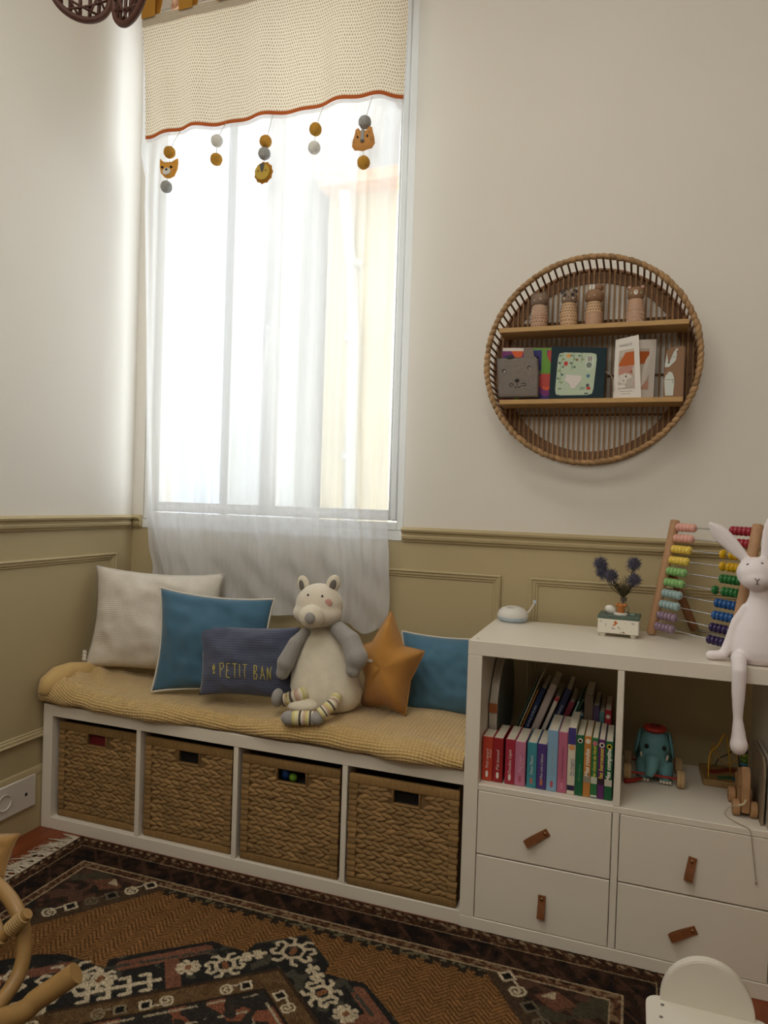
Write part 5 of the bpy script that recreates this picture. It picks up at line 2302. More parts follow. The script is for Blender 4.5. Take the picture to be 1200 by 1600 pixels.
# arms resting at the sides, hands flat on the shelf
for s in (-1, 1):
    pts = [rc_ + Vector((s * .024, 0, .135)), rc_ + Vector((s * .046, .002, .095)), rc_ + Vector((s * .060, .0, .045)), rc_ + Vector((s * .072, -.004, .016)), rc_ + Vector((s * .098, -.008, .0125))]
    tube(b, pts, [.012, .0125, .0125, .0125, .0118], 14)
    ell(b, pts[-1], (.014, .012, .0115), nu=14, nv=10)
# legs over the edge
for s in (-1, 1):
    x = rc_.x + s * .046
    pts = [Vector((x, RY - .035, TZ + .017)), Vector((x, UF - .012, TZ + .017)), Vector((x - .0, UF - .021, TZ - .005)), Vector((x, UF - .022, TZ - .06)), Vector((x + .001, UF - .021, TZ - .115)), Vector((x + .004, UF - .021, TZ - .150)), Vector((x + .005, UF - .0215, TZ - .175))]
    tube(b, pts, [.015, .016, .0165, .0145, .0105, .015, .018], 16)
    ell(b, pts[0], .015)
    ell(b, pts[1] + Vector((0, .003, -.001)), .017)
    ell(b, pts[-1] + Vector((0, 0, .000)), (.0195, .0195, .024), nu=20, nv=14)
body = blob('body', b, m_rab, rab, voxel=.0035, it=5)
for (px, py) in ((1163.5, 876.5), (1193.5, 876.5)):
    p = at(px, py, RY - .034)
    b = nb()
    dd = p - hd_
    s = 1 / math.sqrt((dd.x / .042) ** 2 + (dd.y / .040) ** 2 + (dd.z / .039) ** 2)
    ell(b, hd_ + dd * s * .99, (.0034, .0018, .0016), Matrix.Rotation(.5 if px > 1180 else -.6, 3, 'Y'), nu=10, nv=6)
    make('eye', b, m_black, body, ang=None)
b = strokes([[(-.005, .006), (0, 0), (.005, .006)], [(0, 0), (0, -.0065)], [(-.003, -.008), (0, -.006), (.004, -.008)]], lambda a, q: Vector((hd_.x - .003 + a, RY - .0445 - .0008, hd_.z - .014 + q)), .0008)
make('nose_print', b, m_black, body, ang=None)
b = nb()
tube(b, [(2.150, UF - .010, TZ - .02), (2.143, UF - .006, TZ - .045), (2.139, UF - .008, TZ - .075), (2.147, UF - .010, TZ - .105), (2.165, UF - .012, TZ - .13)], .0017, 6)
make('cable', b, m_black, rab, ang=None)

# ================================================================== books in the upper left cube
SHZ = 0.389
CX0, CX1 = UX + .038, UX + .373


def book(x0, x1, h, yf, depth, col, label, title=None, tcol='E8E0D0', tsize=.011, logo=None, cap=None, group='board books in the front row', tilt=0.0, z0=SHZ, band=None, sub=None, bold=0.0, shear=0.2, tpos=.5):
    """Board book standing upright: spine towards the room, page block behind; all in local space at its base."""
    t = x1 - x0
    loc = Vector((x0, yf, z0 + .0006 + t * math.sin(tilt)))
    bk = thing('board_book', label, 'book', loc, group=group)
    bk.rotation_euler = (0, tilt, 0)
    mc = M('book_cover_' + col, col, rough=0.42, spec=0.35)
    b = nb()
    box(b, 0, t, 0, .0025, 0, h, .0012)
    sp = make('spine', b, mc, bk, local=True, ang=30)
    for xx in (0, t - .0018):
        b = nb()
        box(b, xx, xx + .0018, .0026, depth, 0, h, .0004)
        make('cover_board', b, mc, bk, local=True, ang=30)
    b = nb()
    box(b, .0019, t - .0019, .0026, depth - .003, .001, h - .0012)
    make('page_block', b, m_page, bk, local=True, ang=False)
    fn = lambda a, c_, d, zc=0.0: Vector((t / 2 - c_, -d, zc + a))
    if title:
        b = text_bm(title, tsize, lambda a, c_, d: fn(a, c_, .0004, h * tpos), bold=bold, shear=shear)
        make('title', b, M('ink_' + tcol, tcol, rough=0.6), sp, local=True, ang=False)
    if sub:
        b = text_bm(sub[0], sub[1], lambda a, c_, d: Vector((t / 2 - c_ + t * .28, -.0004, h * sub[2] + a)), shear=shear)
        make('subtitle', b, M('ink_' + tcol, tcol, rough=0.6), sp, local=True, ang=False)
    if logo:
        b = nb()
        w, hh = min(t * .17, .0035), .0085
        n = 16
        prism(b, [(t / 2 + w * math.cos(2 * PI * k / n), .0185 + hh * math.copysign(abs(math.sin(2 * PI * k / n)) ** .6, math.sin(2 * PI * k / n))) for k in range(n)], 0, .0005, lambda a, c_, d: Vector((a, -d, c_)))
        make('logo', b, M('ink_' + logo, logo, rough=0.6), sp, local=True, ang=False)
    if cap:
        for (rad, zc, cc) in cap:
            b = nb()
            lathe(b, [(0, .0006), (rad, .0006), (rad, 0)], (t / 2, -.0002, h - zc), 18, Matrix.Rotation(PI / 2, 3, 'X'))
            make('emblem', b, M('ink_' + cc, cc, rough=0.6), sp, local=True, ang=False)
    if band:
        for (za, zb, cc) in band:
            b = nb()
            box(b, .0004, t - .0004, -.0005, .0002, h * za, h * zb)
            make('band', b, M('ink_' + cc, cc, rough=0.6), sp, local=True, ang=False)
    return bk


YB = -.375
W_ = 'D8D0C8'
BK = [
    (1.4665, 1.4945, .117, 'B0402C', 'orange-red board book titled Petit renard, first in the front row', 'Petit renard', W_, .0105, W_, dict(sub=('Suricate', .007, .62))),
    (1.4955, 1.5215, .117, '8E2226', 'dark red board book titled Petit écureuil, second in the front row', 'P\'tit écureuil', W_, .0105, W_, {}),
    (1.5275, 1.5525, .118, '9A2A3C', 'crimson board book titled Doudou Lapin', 'Doudou Lapin', W_, .0110, W_, {}),
    (1.5530, 1.5800, .116, 'B4708C', 'light pink board book beside Doudou Lapin', 'Pop\'Cœur', 'D6A8B6', .0105, 'A8505E', dict(sub=('de bisous', .007, .52))),
    (1.5840, 1.6085, .118, '3E8490', 'turquoise board book in the middle of the front row', 'Deux Fleurs', W_, .0100, 'A86A5C', {}),
    (1.6095, 1.6335, .118, '4A3672', 'violet board book titled Mon coin à bisous', 'Mon coin à bisous', W_, .0090, 'B06A4C', {}),
    (1.6345, 1.6605, .157, '7EA0BC', 'tall sky blue book with a small ship on its spine', 'Les petites histoires', '9AA890', .0085, 'B0505C', {}),
    (1.6615, 1.6845, .156, 'B0627C', 'tall rose pink book titled Les trois petits cochons', 'Les trois petits cochons', '6A2A44', .0085, 'C07A90', {}),
    (1.6855, 1.7045, .172, 'CFC6B2', 'tallest cream book with a purple cap on its spine', 'Mes imagiers', '4A4A78', .0085, None, dict(sub=('des comptines', .0075, .40), band=[(.74, .985, '3E3474'), (.06, .135, '2A2244')], cap=[(.0075, .052, 'C8905C')], tpos=.40)),
    (1.7055, 1.7245, .154, '1E5A3A', 'dark green book with a red round emblem beside the cream one', 'Mes comptines', '6A9A78', .0070, None, dict(cap=[(.0062, .014, 'C8BEB0'), (.0035, .0145, 'A04038')], tpos=.38)),
    (1.7250, 1.7425, .154, 'B47A3E', 'orange book titled Mes rondes', 'Mes rondes', 'E2DACC', .0150, None, dict(bold=.0004, cap=[(.0062, .013, 'D8C8B4')], band=[(.24, .34, '8E8474')], tpos=.56)),
    (1.7430, 1.7590, .152, '2E6A3E', 'green book titled Mes chants de Noël', 'Mes chants de Noël', 'C8B84C', .0105, None, dict(bold=.0003, cap=[(.0060, .014, 'B46A74')], band=[(.24, .35, 'B8BCAC'), (.02, .05, 'C8C8BC')], tpos=.58)),
    (1.7595, 1.7755, .150, '5E2A62', 'purple book titled Mes berceuses', 'Mes berceuses', 'C8B43C', .0140, None, dict(bold=.0004, cap=[(.0065, .014, 'CFC6BA'), (.0035, .014, '8A7A86')], band=[(.24, .345, '2E1E2A')], tpos=.57)),
    (1.7760, 1.7945, .148, '1E5A38', 'rightmost front book, green, titled Mes comptines', 'Mes comptines', 'E2DECF', .0145, None, dict(bold=.0005, cap=[(.0065, .013, 'B8A428'), (.0035, .013, '5A6A2C')], band=[(.24, .35, 'BFB6A8')], tpos=.62)),
]
dep = [.072] + [.125] * 5 + [.15, .15] + [.15] * 6
for q, dpt in zip(BK, dep):
    x0, x1, h, cl, lb, ti, tc_, ts, lg_, kw = q
    book(x0, x1, h, YB, dpt, cl, lb, ti, tc_, ts, lg_, **kw)

# back row: leaning books, spines seen above the front row
TL_ = .36
LEAN = [(1.528, .0035, .250, '3E5A4A', 'thin green picture book leaning at the left of the back row', None),
        (1.535, .0040, .275, 'B8B090', 'thin cream picture book leaning in the back row', None),
        (1.542, .0045, .225, 'A4702E', 'thin ochre picture book leaning in the back row', None),
        (1.551, .0150, .232, '1E2C52', 'navy picture book leaning in the back row', 'Le loup et la mer'),
        (1.572, .0210, .245, 'B0A09A', 'thick pinkish white book leaning in the back row', None),
        (1.599, .0120, .212, 'C4B8AC', 'narrow white book with a red top leaning in the back row', 'La petite'),
        (1.617, .0180, .236, '262A4C', 'dark blue storybook leaning in the back row', 'Mille et une histoires'),
        (1.640, .0160, .200, '6A2230', 'dark red book leaning in the back row', None),
        (1.661, .0050, .205, '7E9C98', 'thin pale teal book leaning in the back row', None),
        (1.669, .0040, .215, '3E5E46', 'thin dark green book leaning in the back row', None),
        (1.676, .0160, .165, '1E6C92', 'bright blue book leaning in the back row', None)]
for (x0, t, h, cl, lb, ti) in LEAN:
    bk = book(x0 - .038, x0 - .038 + t * .9, h, -.205, .165, cl, lb, ti, 'B8B4B0', .0095, None, group='leaning books in the back row', tilt=TL_, tpos=.62, **(dict(band=[(.93, .995, 'A8383A')]) if 'red top' in lb else {}))
# upright ones at the right of the back row
book(1.712, 1.735, .215, -.205, .16, '6A5848', 'brown boxed book standing in the back row', None, group='books in the back row')
book(1.736, 1.752, .188, -.205, .16, '4E3E5A', 'dull violet book standing in the back row', None, group='books in the back row')
book(1.753, 1.766, .175, -.215, .16, '4E7476', 'grey-teal book standing next to the divider in the back row', None, group='books in the back row')
book(1.767, 1.784, .185, -.225, .16, '94202A', 'red book with a pale emblem next to the divider', None, cap=[(.0055, .018, 'C8B8A8')], group='books in the back row')

# round toy drum standing at the left side of the cube
dm = thing('round_drum', 'round clear-sided toy drum standing at the left of the book cube', 'toy', (1.492, -.20, SHZ))
RX = Matrix.Rotation(PI / 2, 3, 'Y')
b = nb()
lathe(b, [(.144, -.011), (.150, -.010), (.150, -.006), (.146, -.005), (.146, .005), (.150, .006), (.150, .010), (.144, .011)], (1.478, -.150, SHZ + .1505), 56, RX)
make('rim', b, M('cream_plastic', 'BDB4A6', rough=0.4), dm)
b = nb()
lathe(b, [(0, -.009), (.144, -.009), (.144, .009), (0, .009)], (1.478, -.150, SHZ + .1505), 56, RX)
make('skin', b, M('drum_grey', '6E7470', rough=0.35), dm)
b = nb()
box(b, 1.467, 1.489, -.3012, -.2990, SHZ + .160, SHZ + .185)
make('orange_tape', b, M('orange_tape', '9A5A34', rough=0.5), dm, ang=False)

# ================================================================== toys in the upper right cube
m_blue = M('elephant_blue', '5E8C92', rough=0.45, var=0.05, vscale=30)
m_red = M('toy_red', '9A2A1E', rough=0.5)
m_twood = M('toy_wood', 'B0946C', rough=0.6, var=0.12, vscale=60)
ex, ey = 1.896, -.165
el = thing('toy_elephant', 'blue pull-along elephant with a red cap and wooden wheels', 'toy', (ex, ey, SHZ))
b = nb()
c = Vector((ex, ey, SHZ))
ell(b, c + Vector((0, -.005, .090)), (.040, .036, .046))
ell(b, c + Vector((0, .045, .085)), (.044, .050, .048))
ell(b, c + Vector((-.004, -.025, .062)), (.034, .026, .032))
tube(b, [c + Vector((-.004, -.040, .070)), c + Vector((-.006, -.055, .045)), c + Vector((-.014, -.062, .024))], [.022, .016, .011], 14)
for sx_ in (-.026, .030):
    tube(b, [c + Vector((sx_, -.018, .055)), c + Vector((sx_, -.024, .020)), c + Vector((sx_, -.026, .008))], [.020, .019, .019], 14)
    tube(b, [c + Vector((sx_, .068, .055)), c + Vector((sx_, .068, .008))], [.020, .019], 14)
body = blob('body', b, m_blue, el, voxel=.004, it=5)
for s in (-1, 1):
    b = nb()
    ell(b, c + Vector((s * .043, .006, .092)), (.0055, .022, .036), Matrix.Rotation(s * -.18, 3, 'Y'))
    make('ear', b, m_blue, el, ang=None)
    b = nb()
    ell(b, c + Vector((s * .022 + .002, -.038, .096)), (.0055, .003, .0065), nu=12, nv=8)
    make('eye', b, m_black, el, ang=None)
    b = nb()
    ell(b, c + Vector((s * .032, -.034, .070)), (.0035, .006, .0085), Matrix.Rotation(s * .3, 3, 'Y'), nu=12, nv=8)
    make('tusk', b, M('tusk_white', 'C8C0B0', rough=0.5), el, ang=None)
for sx_ in (-.026, .030):
    for k in range(4):
        b = nb()
        ell(b, c + Vector((sx_ + (k - 1.5) * .0078, -.0455 + abs(k - 1.5) * .002, .008)), (.0042, .003, .0048), nu=10, nv=6)
        make('toenail', b, M('tusk_white', 'C8C0B0'), el, ang=None)
b = nb()
lathe(b, [(0, .005), (.028, .003), (.030, -.003), (.024, -.010), (0, -.012)], c + Vector((0, -.004, .139)), 24)
cap_ = make('red_cap', b, m_red, el, ang=50)
b = nb()
lathe(b, [(0, .0055), (.014, .005), (.014, .001), (0, .001)], c + Vector((0, -.004, .1405)), 18)
make('cap_button', b, M('cap_dark_red', '6E2018', rough=0.6), cap_)
for (sx_, yy) in ((-.066, -.045), (.066, -.045), (-.066, .062), (.066, .062)):
    b = nb()
    lathe(b, [(0, -.009), (.021, -.009), (.0225, -.007), (.0225, -.001), (.0215, 0), (.0225, .001), (.0225, .007), (.021, .009), (0, .009)], c + Vector((sx_, yy, .0230)), 24, RX)
    make('wheel', b, m_twood, el)
for yy in (-.045, .062):
    b = nb()
    tube(b, [c + Vector((-.070, yy, .023)), c + Vector((.070, yy, .023))], .0032, 8)
    make('axle', b, m_red, el)
b = nb()
tube(b, [c + Vector((-.030, -.048, .012)), c + Vector((-.050, -.062, .008)), c + Vector((-.072, -.075, .0065))], [.004, .005, .006], 10)
make('pull_handle', b, m_red, el, ang=None)

# bead maze
bmz = thing('bead_maze', 'wooden bead maze with coloured wires behind the pull toy', 'toy', (2.085, -.12, SHZ))
b = nb()
box(b, 2.020, 2.138, -.165, -.035, SHZ + .0004, SHZ + .018, .003)
bb = make('base', b, M('maze_base_wood', '96784E', rough=0.6, var=0.15, vscale=40), bmz)


def paint_maze(U, V):
    C = np.zeros(U.shape + (3,)) + (138, 108, 66)
    w = .12 * np.sin(U * 7)
    layer(C, (np.abs(V - .35 - w) < .13) & (U > .12), (122, 44, 34))
    layer(C, (np.abs(V - .78 - w * .5) < .10) & (U > .3), (58, 92, 58))
    layer(C, (np.abs(V - .82) < .10) & (U > .62), (46, 88, 116))
    return C


printed('painted_track', 1, 1, 40, 40, paint_maze, lambda u, v: Vector((2.023 + u * .112, -.038 - v * .124, SHZ + .0184)), m_col, bb)
WIRE = [('C09020', [(2.034, -.150, .018), (2.034, -.150, .065), (2.040, -.140, .085), (2.058, -.12, .098), (2.075, -.10, .125), (2.085, -.09, .100), (2.095, -.085, .018)]),
        ('A87A34', [(2.050, -.06, .018), (2.050, -.06, .085), (2.062, -.07, .055), (2.085, -.085, .040), (2.108, -.09, .060), (2.112, -.09, .115), (2.120, -.09, .135), (2.130, -.075, .11), (2.130, -.06, .018)]),
        ('4A4238', [(2.060, -.05, .018), (2.068, -.052, .040), (2.090, -.06, .060), (2.112, -.065, .075), (2.122, -.05, .018)])]
for cl, pts in WIRE:
    b = nb()
    P = []
    pv = [Vector((x, y, SHZ + z)) for x, y, z in pts]
    for i in range(len(pv) - 1):
        p0, p1, p2, p3 = pv[max(i - 1, 0)], pv[i], pv[i + 1], pv[min(i + 2, len(pv) - 1)]
        for s in range(5):
            t = s / 5
            P.append(.5 * ((2 * p1) + (p2 - p0) * t + (2 * p0 - 5 * p1 + 4 * p2 - p3) * t * t + (3 * p1 - p0 - 3 * p2 + p3) * t ** 3))
    P.append(pv[-1])
    tube(b, P, .0019, 7)
    make('wire', b, M('wire_' + cl, cl, rough=0.4), bmz, ang=None)
for k, cl in enumerate(('6E3A2A', '3E6A7A', '5A7A2A', '7A8A2E', '3A2A5A', 'B08A1E', '8A2A20')):
    b = nb()
    lathe(b, [(.002, -.006), (.009, -.005), (.0105, 0), (.009, .005), (.002, .006)], (2.1305, -.0605, SHZ + .025 + k * .0125), 16)
    make('bead', b, M('mbead_' + cl, cl, rough=0.4), bmz, ang=None)

# wooden pull toy with wheels
pt = thing('pull_toy', 'plain wooden pull-along animal on wheels at the front of the cube', 'toy', (2.100, -.31, SHZ))
b = nb()
prism(b, [(-.372, .012), (-.355, .010), (-.270, .012), (-.250, .030), (-.245, .070), (-.300, .062), (-.325, .075), (-.332, .105), (-.352, .118), (-.368, .100), (-.372, .055)], 2.088, 2.106, lambda a, c_, d: Vector((d + .001, a + .025, SHZ + c_)))
bmesh.ops.recalc_face_normals(b, faces=b.faces[:])
bmesh.ops.bevel(b, geom=b.edges[:], offset=.002, segments=2, affect='EDGES')
pb_ = make('body', b, M('pull_toy_wood', 'A8805A', rough=0.55, var=0.12, vscale=40), pt)
b = nb()
prism(b, [(-.352, .070), (-.338, .072), (-.330, .105), (-.345, .112)], 2.082, 2.0885, lambda a, c_, d: Vector((d + .001, a + .025, SHZ + c_)))
make('ear', b, M('pull_toy_wood_dark', '8E6A48', rough=0.6), pb_, ang=False)
for (xx, yy) in ((2.079, -.332), (2.117, -.332), (2.079, -.248), (2.117, -.248)):
    b = nb()
    lathe(b, [(0, -.008), (.017, -.008), (.019, -.006), (.019, .006), (.017, .008), (0, .008)], (xx, yy, SHZ + .0195), 22, RX)
    make('wheel', b, M('pull_toy_wood', 'A8805A'), pt)
for yy in (-.332, -.248):
    b = nb()
    tube(b, [(2.070, yy, SHZ + .0195), (2.126, yy, SHZ + .0195)], .003, 8)
    make('axle', b, m_twood, pt)
b = nb()
tube(b, [(2.098, -.348, SHZ + .045), (2.092, -.358, SHZ + .038), (2.080, -.362, SHZ + .034)], .0028, 8)
make('peg', b, M('pale_peg', 'C0B090', rough=0.6), pt)
b = nb()
pts = [(2.080, -.362, SHZ + .034), (2.064, -.352, SHZ + .025), (2.055, -.340, SHZ + .004), (2.058, -.360, SHZ + .0025), (2.075, -.385, SHZ + .0025), (2.092, -.402, SHZ + .0028), (2.101, UF - .003, SHZ - .004), (2.106, UF - .004, SHZ - .04), (2.112, UF - .004, SHZ - .085), (2.116, UF - .004, SHZ - .118)]
P = []
pv = [Vector(q) for q in pts]
for i in range(len(pv) - 1):
    p0, p1, p2, p3 = pv[max(i - 1, 0)], pv[i], pv[i + 1], pv[min(i + 2, len(pv) - 1)]
    for s in range(4):
        t = s / 4
        P.append(.5 * ((2 * p1) + (p2 - p0) * t + (2 * p0 - 5 * p1 + 4 * p2 - p3) * t * t + (3 * p1 - p0 - 3 * p2 + p3) * t ** 3))
P.append(pv[-1])
tube(b, P, .0011, 6)
st_ = make('string', b, M('cotton_string', 'A89C8A', rough=0.9), pt, ang=None)
b = nb()
ell(b, pv[-1], (.0026, .0026, .005), nu=10, nv=8)
make('string_knot', b, M('cotton_string', 'A89C8A'), st_, ang=None)
# flat boards leaning at the right side
for (xa, th, ya_, h, cl, lb, ln) in ((2.1265, .0055, -.375, .152, '8A7A64', 'brown cardboard folder standing at the right of the toy cube', .02), (2.138, .0065, -.395, .150, 'B4AA9A', 'off-white box lid standing against the right side of the toy cube', .01)):
    b = nb()
    prism(b, [(ya_, 0.0004), (-.20, .0004), (-.20, h), (ya_ + .035, h), (ya_ + .01, h - .012), (ya_, h - .04)], 0, th, lambda a, c_, d, xa=xa, ln=ln: Vector((xa + d + c_ * ln, a, SHZ + c_)))
    make('folder', b, M('board_' + cl, cl, rough=0.8), None, label=lb, cat='folder', group='flat boards in the toy cube', ang=False)

# ================================================================== rug
def smoothstep(a):
    return np.clip(a, 0, 1)


def build_rug():
    X0, X1, YT, YM, YE = .185, 1.955, -.407, -1.28, -2.9
    res = .0026
    xs = np.arange(X0, X1 + res / 2, res)
    ys = np.concatenate([np.arange(YT, YM, -res), np.arange(YM, YE - .001, -.02)])
    X, Y = np.meshgrid(xs, ys)
    cx = 1.075
    U = np.abs(X - cx)                # mirror symmetric design
    D = -Y                            # distance down the rug
    rg = np.random.RandomState(11)
    C = np.zeros(X.shape + (3,))

    def nz(scale, seed=0):
        h, w = X.shape
        a = rg.rand(int(h / scale) + 2, int(w / scale) + 2)
        yy = np.linspace(0, a.shape[0] - 1.001, h)
        xx = np.linspace(0, a.shape[1] - 1.001, w)
        yi, xi = yy.astype(int), xx.astype(int)
        fy, fx = (yy - yi)[:, None], (xx - xi)[None, :]
        return (a[yi][:, xi] * (1 - fy) * (1 - fx) + a[yi + 1][:, xi] * fy * (1 - fx) + a[yi][:, xi + 1] * (1 - fy) * fx + a[yi + 1][:, xi + 1] * fy * fx)
    n1, n2, n3 = nz(3), nz(7), nz(16)
    dark = np.array((46, 34, 28.))
    brown = np.array((92, 58, 38.))
    # distance in from the rug's border
    E = np.minimum(np.minimum(X - X0, X1 - X), np.minimum(D + YT, YT * 0 + (D + YT)))
    E = np.minimum(np.minimum(X - X0, X1 - X), D + YT)
    C[:] = brown * .72
    layer(C, n1 > .70, (102, 80, 60))
    layer(C, n1 < .35, (50, 36, 30))
    # wide dark main border with muted motifs
    mb_ = (E > .045) & (E < .118)
    layer(C, mb_, (47, 34, 27))
    layer(C, mb_ & (n2 > .60), (62, 43, 34))
    layer(C, mb_ & (n2 < .30), (34, 28, 26))
    layer(C, mb_ & (np.mod(X + Y, .09) < .012) & (n1 > .4), (70, 48, 37))
    # inner guard
    gb = (E >= .118) & (E < .146)
    layer(C, gb, (88, 58, 40))
    layer(C, gb & (n1 > .62), (120, 96, 72))
    layer(C, gb & (n1 < .3), (54, 38, 30))
    for e0 in (.044, .118, .145):
        layer(C, np.abs(E - e0) < .0022, (150, 130, 100))
    layer(C, (np.abs(E - .012) < .006) & (np.mod(X + Y, .03) < .012), (128, 108, 84))
    # field: rust-brown herringbone
    F = E >= .147
    chev = np.mod(D * 1.0 + np.abs(np.mod(X, .064) - .032) * 1.0, .0135)
    fld = np.zeros_like(C) + (126, 88, 50)
    layer(fld, chev < .0052, (84, 57, 33))
    C[F] = fld[F]
    # toothed dark edge of the field along the long side
    layer(C, F & (E < .172 + .006 * np.sign(np.sin(X * 150))) , (48, 40, 32))
    layer(C, F & (E < .166) & (n1 > .6), (96, 88, 66))
    # corner spandrels
    sv = (U - .46) * .82 + (.56 - D) * .58
    # boundary from (U .48, D .56) to (U .68, D .82)
    line = (U - .48) - (D - .56) * .77
    S = F & (line > 0)
    layer(C, S, (58, 42, 34))
    layer(C, S & (n2 > .58), (80, 56, 44))
    layer(C, S & (n2 < .28), (44, 40, 34))
    layer(C, S & (n3 > .64), (66, 60, 47))
    tri = S & (np.abs(U - .62) + np.abs(D - .60) * 1.5 < .05)
    layer(C, tri, (98, 64, 48))
    layer(C, S & (np.abs(U - .60) < .02) & (np.abs(D - .585) < .012) & (U - .60 + D - .585 > 0), (168, 150, 122))
    layer(C, F & (np.abs(line) < .028), (70, 54, 40))

    def seg(pts, w, rgb, mask=None):
        d = np.full(X.shape, 9.)
        for (a, b_) in zip(pts[:-1], pts[1:]):
            ax, ay = a
            bx, by = b_
            lo = (min(ax, bx) - .03, max(ax, bx) + .03, min(ay, by) - .03, max(ay, by) + .03)
            L2 = (bx - ax) ** 2 + (by - ay) ** 2 + 1e-12
            t = np.clip(((U - ax) * (bx - ax) + (D - ay) * (by - ay)) / L2, 0, 1)
            dd = np.hypot(U - ax - t * (bx - ax), D - ay - t * (by - ay))
            d = np.minimum(d, dd)
        layer(C, d < w, rgb)

    cream = (178, 162, 134)

    def spiral(cu, cd, ang, s, rgb=cream, w=.0030):
        ca, sa = math.cos(ang), math.sin(ang)
        P = [(-2.4, -.6), (-.6, -.6), (-.2, -1.1), (.8, -1.1), (1.2, -.5), (1.2, .6), (.7, 1.1), (-.3, 1.1), (-.7, .6), (-.7, .0), (-.3, -.35), (.4, -.35), (.6, .1), (.3, .5), (0, .45)]
        seg([(cu + (x * ca - y * sa) * s, cd + (x * sa + y * ca) * s) for x, y in P], w, rgb)
        seg([(cu + (-3.9 * ca + .05 * sa) * s, cd + (-3.9 * sa - .05 * ca) * s), (cu + (-2.7 * ca + .05 * sa) * s, cd + (-2.7 * sa - .05 * ca) * s)], s * .8, (30, 28, 27))
        Q = [(-4.2, -1.0), (-2.4, -1.0), (-2.4, .9), (-4.2, .9), (-4.2, -1.0)]
        seg([(cu + (x * ca - y * sa) * s, cd + (x * sa + y * ca) * s) for x, y in Q], w, rgb)
    av = math.atan2(.26, .20)
    for k in range(3):
        t = .03 + k * .105
        spiral(.50 + t * .61 + .016, .575 + t * .79, av, .0150, cream if k != 1 else (96, 84, 66), .0034)
    # ---- medallion: dark stepped lozenge
    Mo = [(0, .598), (.10, .675), (.105, .714), (.205, .710), (.325, .805), (.39, .861), (.375, .89), (.50, .886), (.555, .909), (.62, .961), (.70, 1.06), (.70, 1.6), (0, 1.6)]
    px = np.array([p[0] for p in Mo])
    py = np.array([p[1] for p in Mo])
    inside = np.zeros(X.shape, bool)
    j = len(Mo) - 1
    for i in range(len(Mo)):
        c1 = (py[i] > D) != (py[j] > D)
        with np.errstate(divide='ignore', invalid='ignore'):
            xi = (px[j] - px[i]) * (D - py[i]) / (py[j] - py[i] + 1e-12) + px[i]
        inside ^= c1 & (U < xi)
        j = i
    layer(C, inside, (40, 38, 36))
    layer(C, inside & (n2 > .72), (66, 62, 52))
    # rust bars just inside the outline
    def diag(p0, p1, w, rgb):
        seg([p0, p1], w, rgb)
    diag((.20, .742), (.345, .868), .017, (112, 72, 54))
    diag((.245, .815), (.19, .885), .017, (112, 72, 54))
    diag((.46, .918), (.60, 1.04), .016, (112, 72, 54))
    layer(C, inside & (np.abs((D - .598) - U * .78) < .006) & (n1 > .3) & (U < .5), (60, 60, 52))
    # inner lozenge frame, brown band with cream spirals
    lz = D - .739 - U * .80
    band_ = (lz > 0) & (lz < .075)
    layer(C, band_, (96, 72, 46))
    layer(C, band_ & (n2 > .6), (82, 60, 38))
    layer(C, (np.abs(lz) < .006), (58, 44, 32))
    layer(C, (np.abs(lz - .075) < .005), (44, 36, 30))
    layer(C, lz > .079, (46, 42, 38))
    inner = lz > .079
    layer(C, inner & (n3 > .62), (118, 70, 50))
    layer(C, inner & (n3 > .62) & (n2 < .35), (52, 46, 40))
    layer(C, inner & (np.abs(np.mod(lz, .06) - .03) < .004) & (n2 > .35), (150, 136, 110))
    ab2 = math.atan2(.80, 1.0)
    for k in range(5):
        t = .075 + k * .105
        spiral(t, .739 + t * .80 + .045, ab2 + (PI if k % 2 else 0), .0125, cream if k != 2 else (120, 106, 80), .0028)
    # cream crabs and branches in the dark ground
    def crab(cu, cd, s, rot=0.0):
        ca, sa = math.cos(rot), math.sin(rot)
        tr = lambda P: [(cu + (x * ca - y * sa) * s, cd + (x * sa + y * ca) * s) for x, y in P]
        seg(tr([(-.9, -.5), (0, -1), (.9, -.5), (.9, .5), (0, 1), (-.9, .5), (-.9, -.5)]), .0050, cream)
        seg(tr([(0, -.3), (0, .3)]), .007, (120, 78, 50))
        for sx_ in (-1, 1):
            for sy_ in (-1, 1):
                seg(tr([(sx_ * .8, sy_ * .6), (sx_ * 1.5, sy_ * .9), (sx_ * 1.9, sy_ * .5), (sx_ * 1.6, sy_ * .2)]), .0046, cream)
                seg(tr([(sx_ * .3, sy_ * .9), (sx_ * .6, sy_ * 1.6), (sx_ * 1.1, sy_ * 1.6)]), .0046, cream)
    crab(.0, .668, .028)
    crab(.125, .775, .023, .67)
    crab(.20, .815, .013, .3)
    crab(.42, .955, .036, .67)

    def branch(p0, p1, n, ln):
        seg([p0, p1], .0058, cream)
        dx, dy = p1[0] - p0[0], p1[1] - p0[1]
        L = math.hypot(dx, dy)
        dx, dy = dx / L, dy / L
        for k in range(n):
            t = (k + .5) / n * L
            q = (p0[0] + dx * t, p0[1] + dy * t)
            for s in (-1, 1):
                seg([q, (q[0] - dy * ln * s, q[1] + dx * ln * s), (q[0] - dy * ln * s + dx * ln * .7, q[1] + dx * ln * s + dy * ln * .7)], .0054, cream)
    branch((.235, .875), (.37, .985), 4, .027)
    branch((.40, 1.02), (.52, 1.14), 4, .026)
    branch((.06, .700), (.10, .735), 2, .012)
    crab(.36, .925, .018, .2)
    crab(.55, 1.03, .03, .67)
    # weave: slight row and tuft unevenness
    k = .80 + .42 * rg.rand(*X.shape)
    k *= .95 + .10 * n2
    g = C.mean(-1, keepdims=True)
    C = np.clip((g + (C - g) * .92) * k[..., None] * .94, 0, 255)
    ny_, nx_ = X.shape
    Z = .0085 + .0012 * rg.rand(*X.shape)
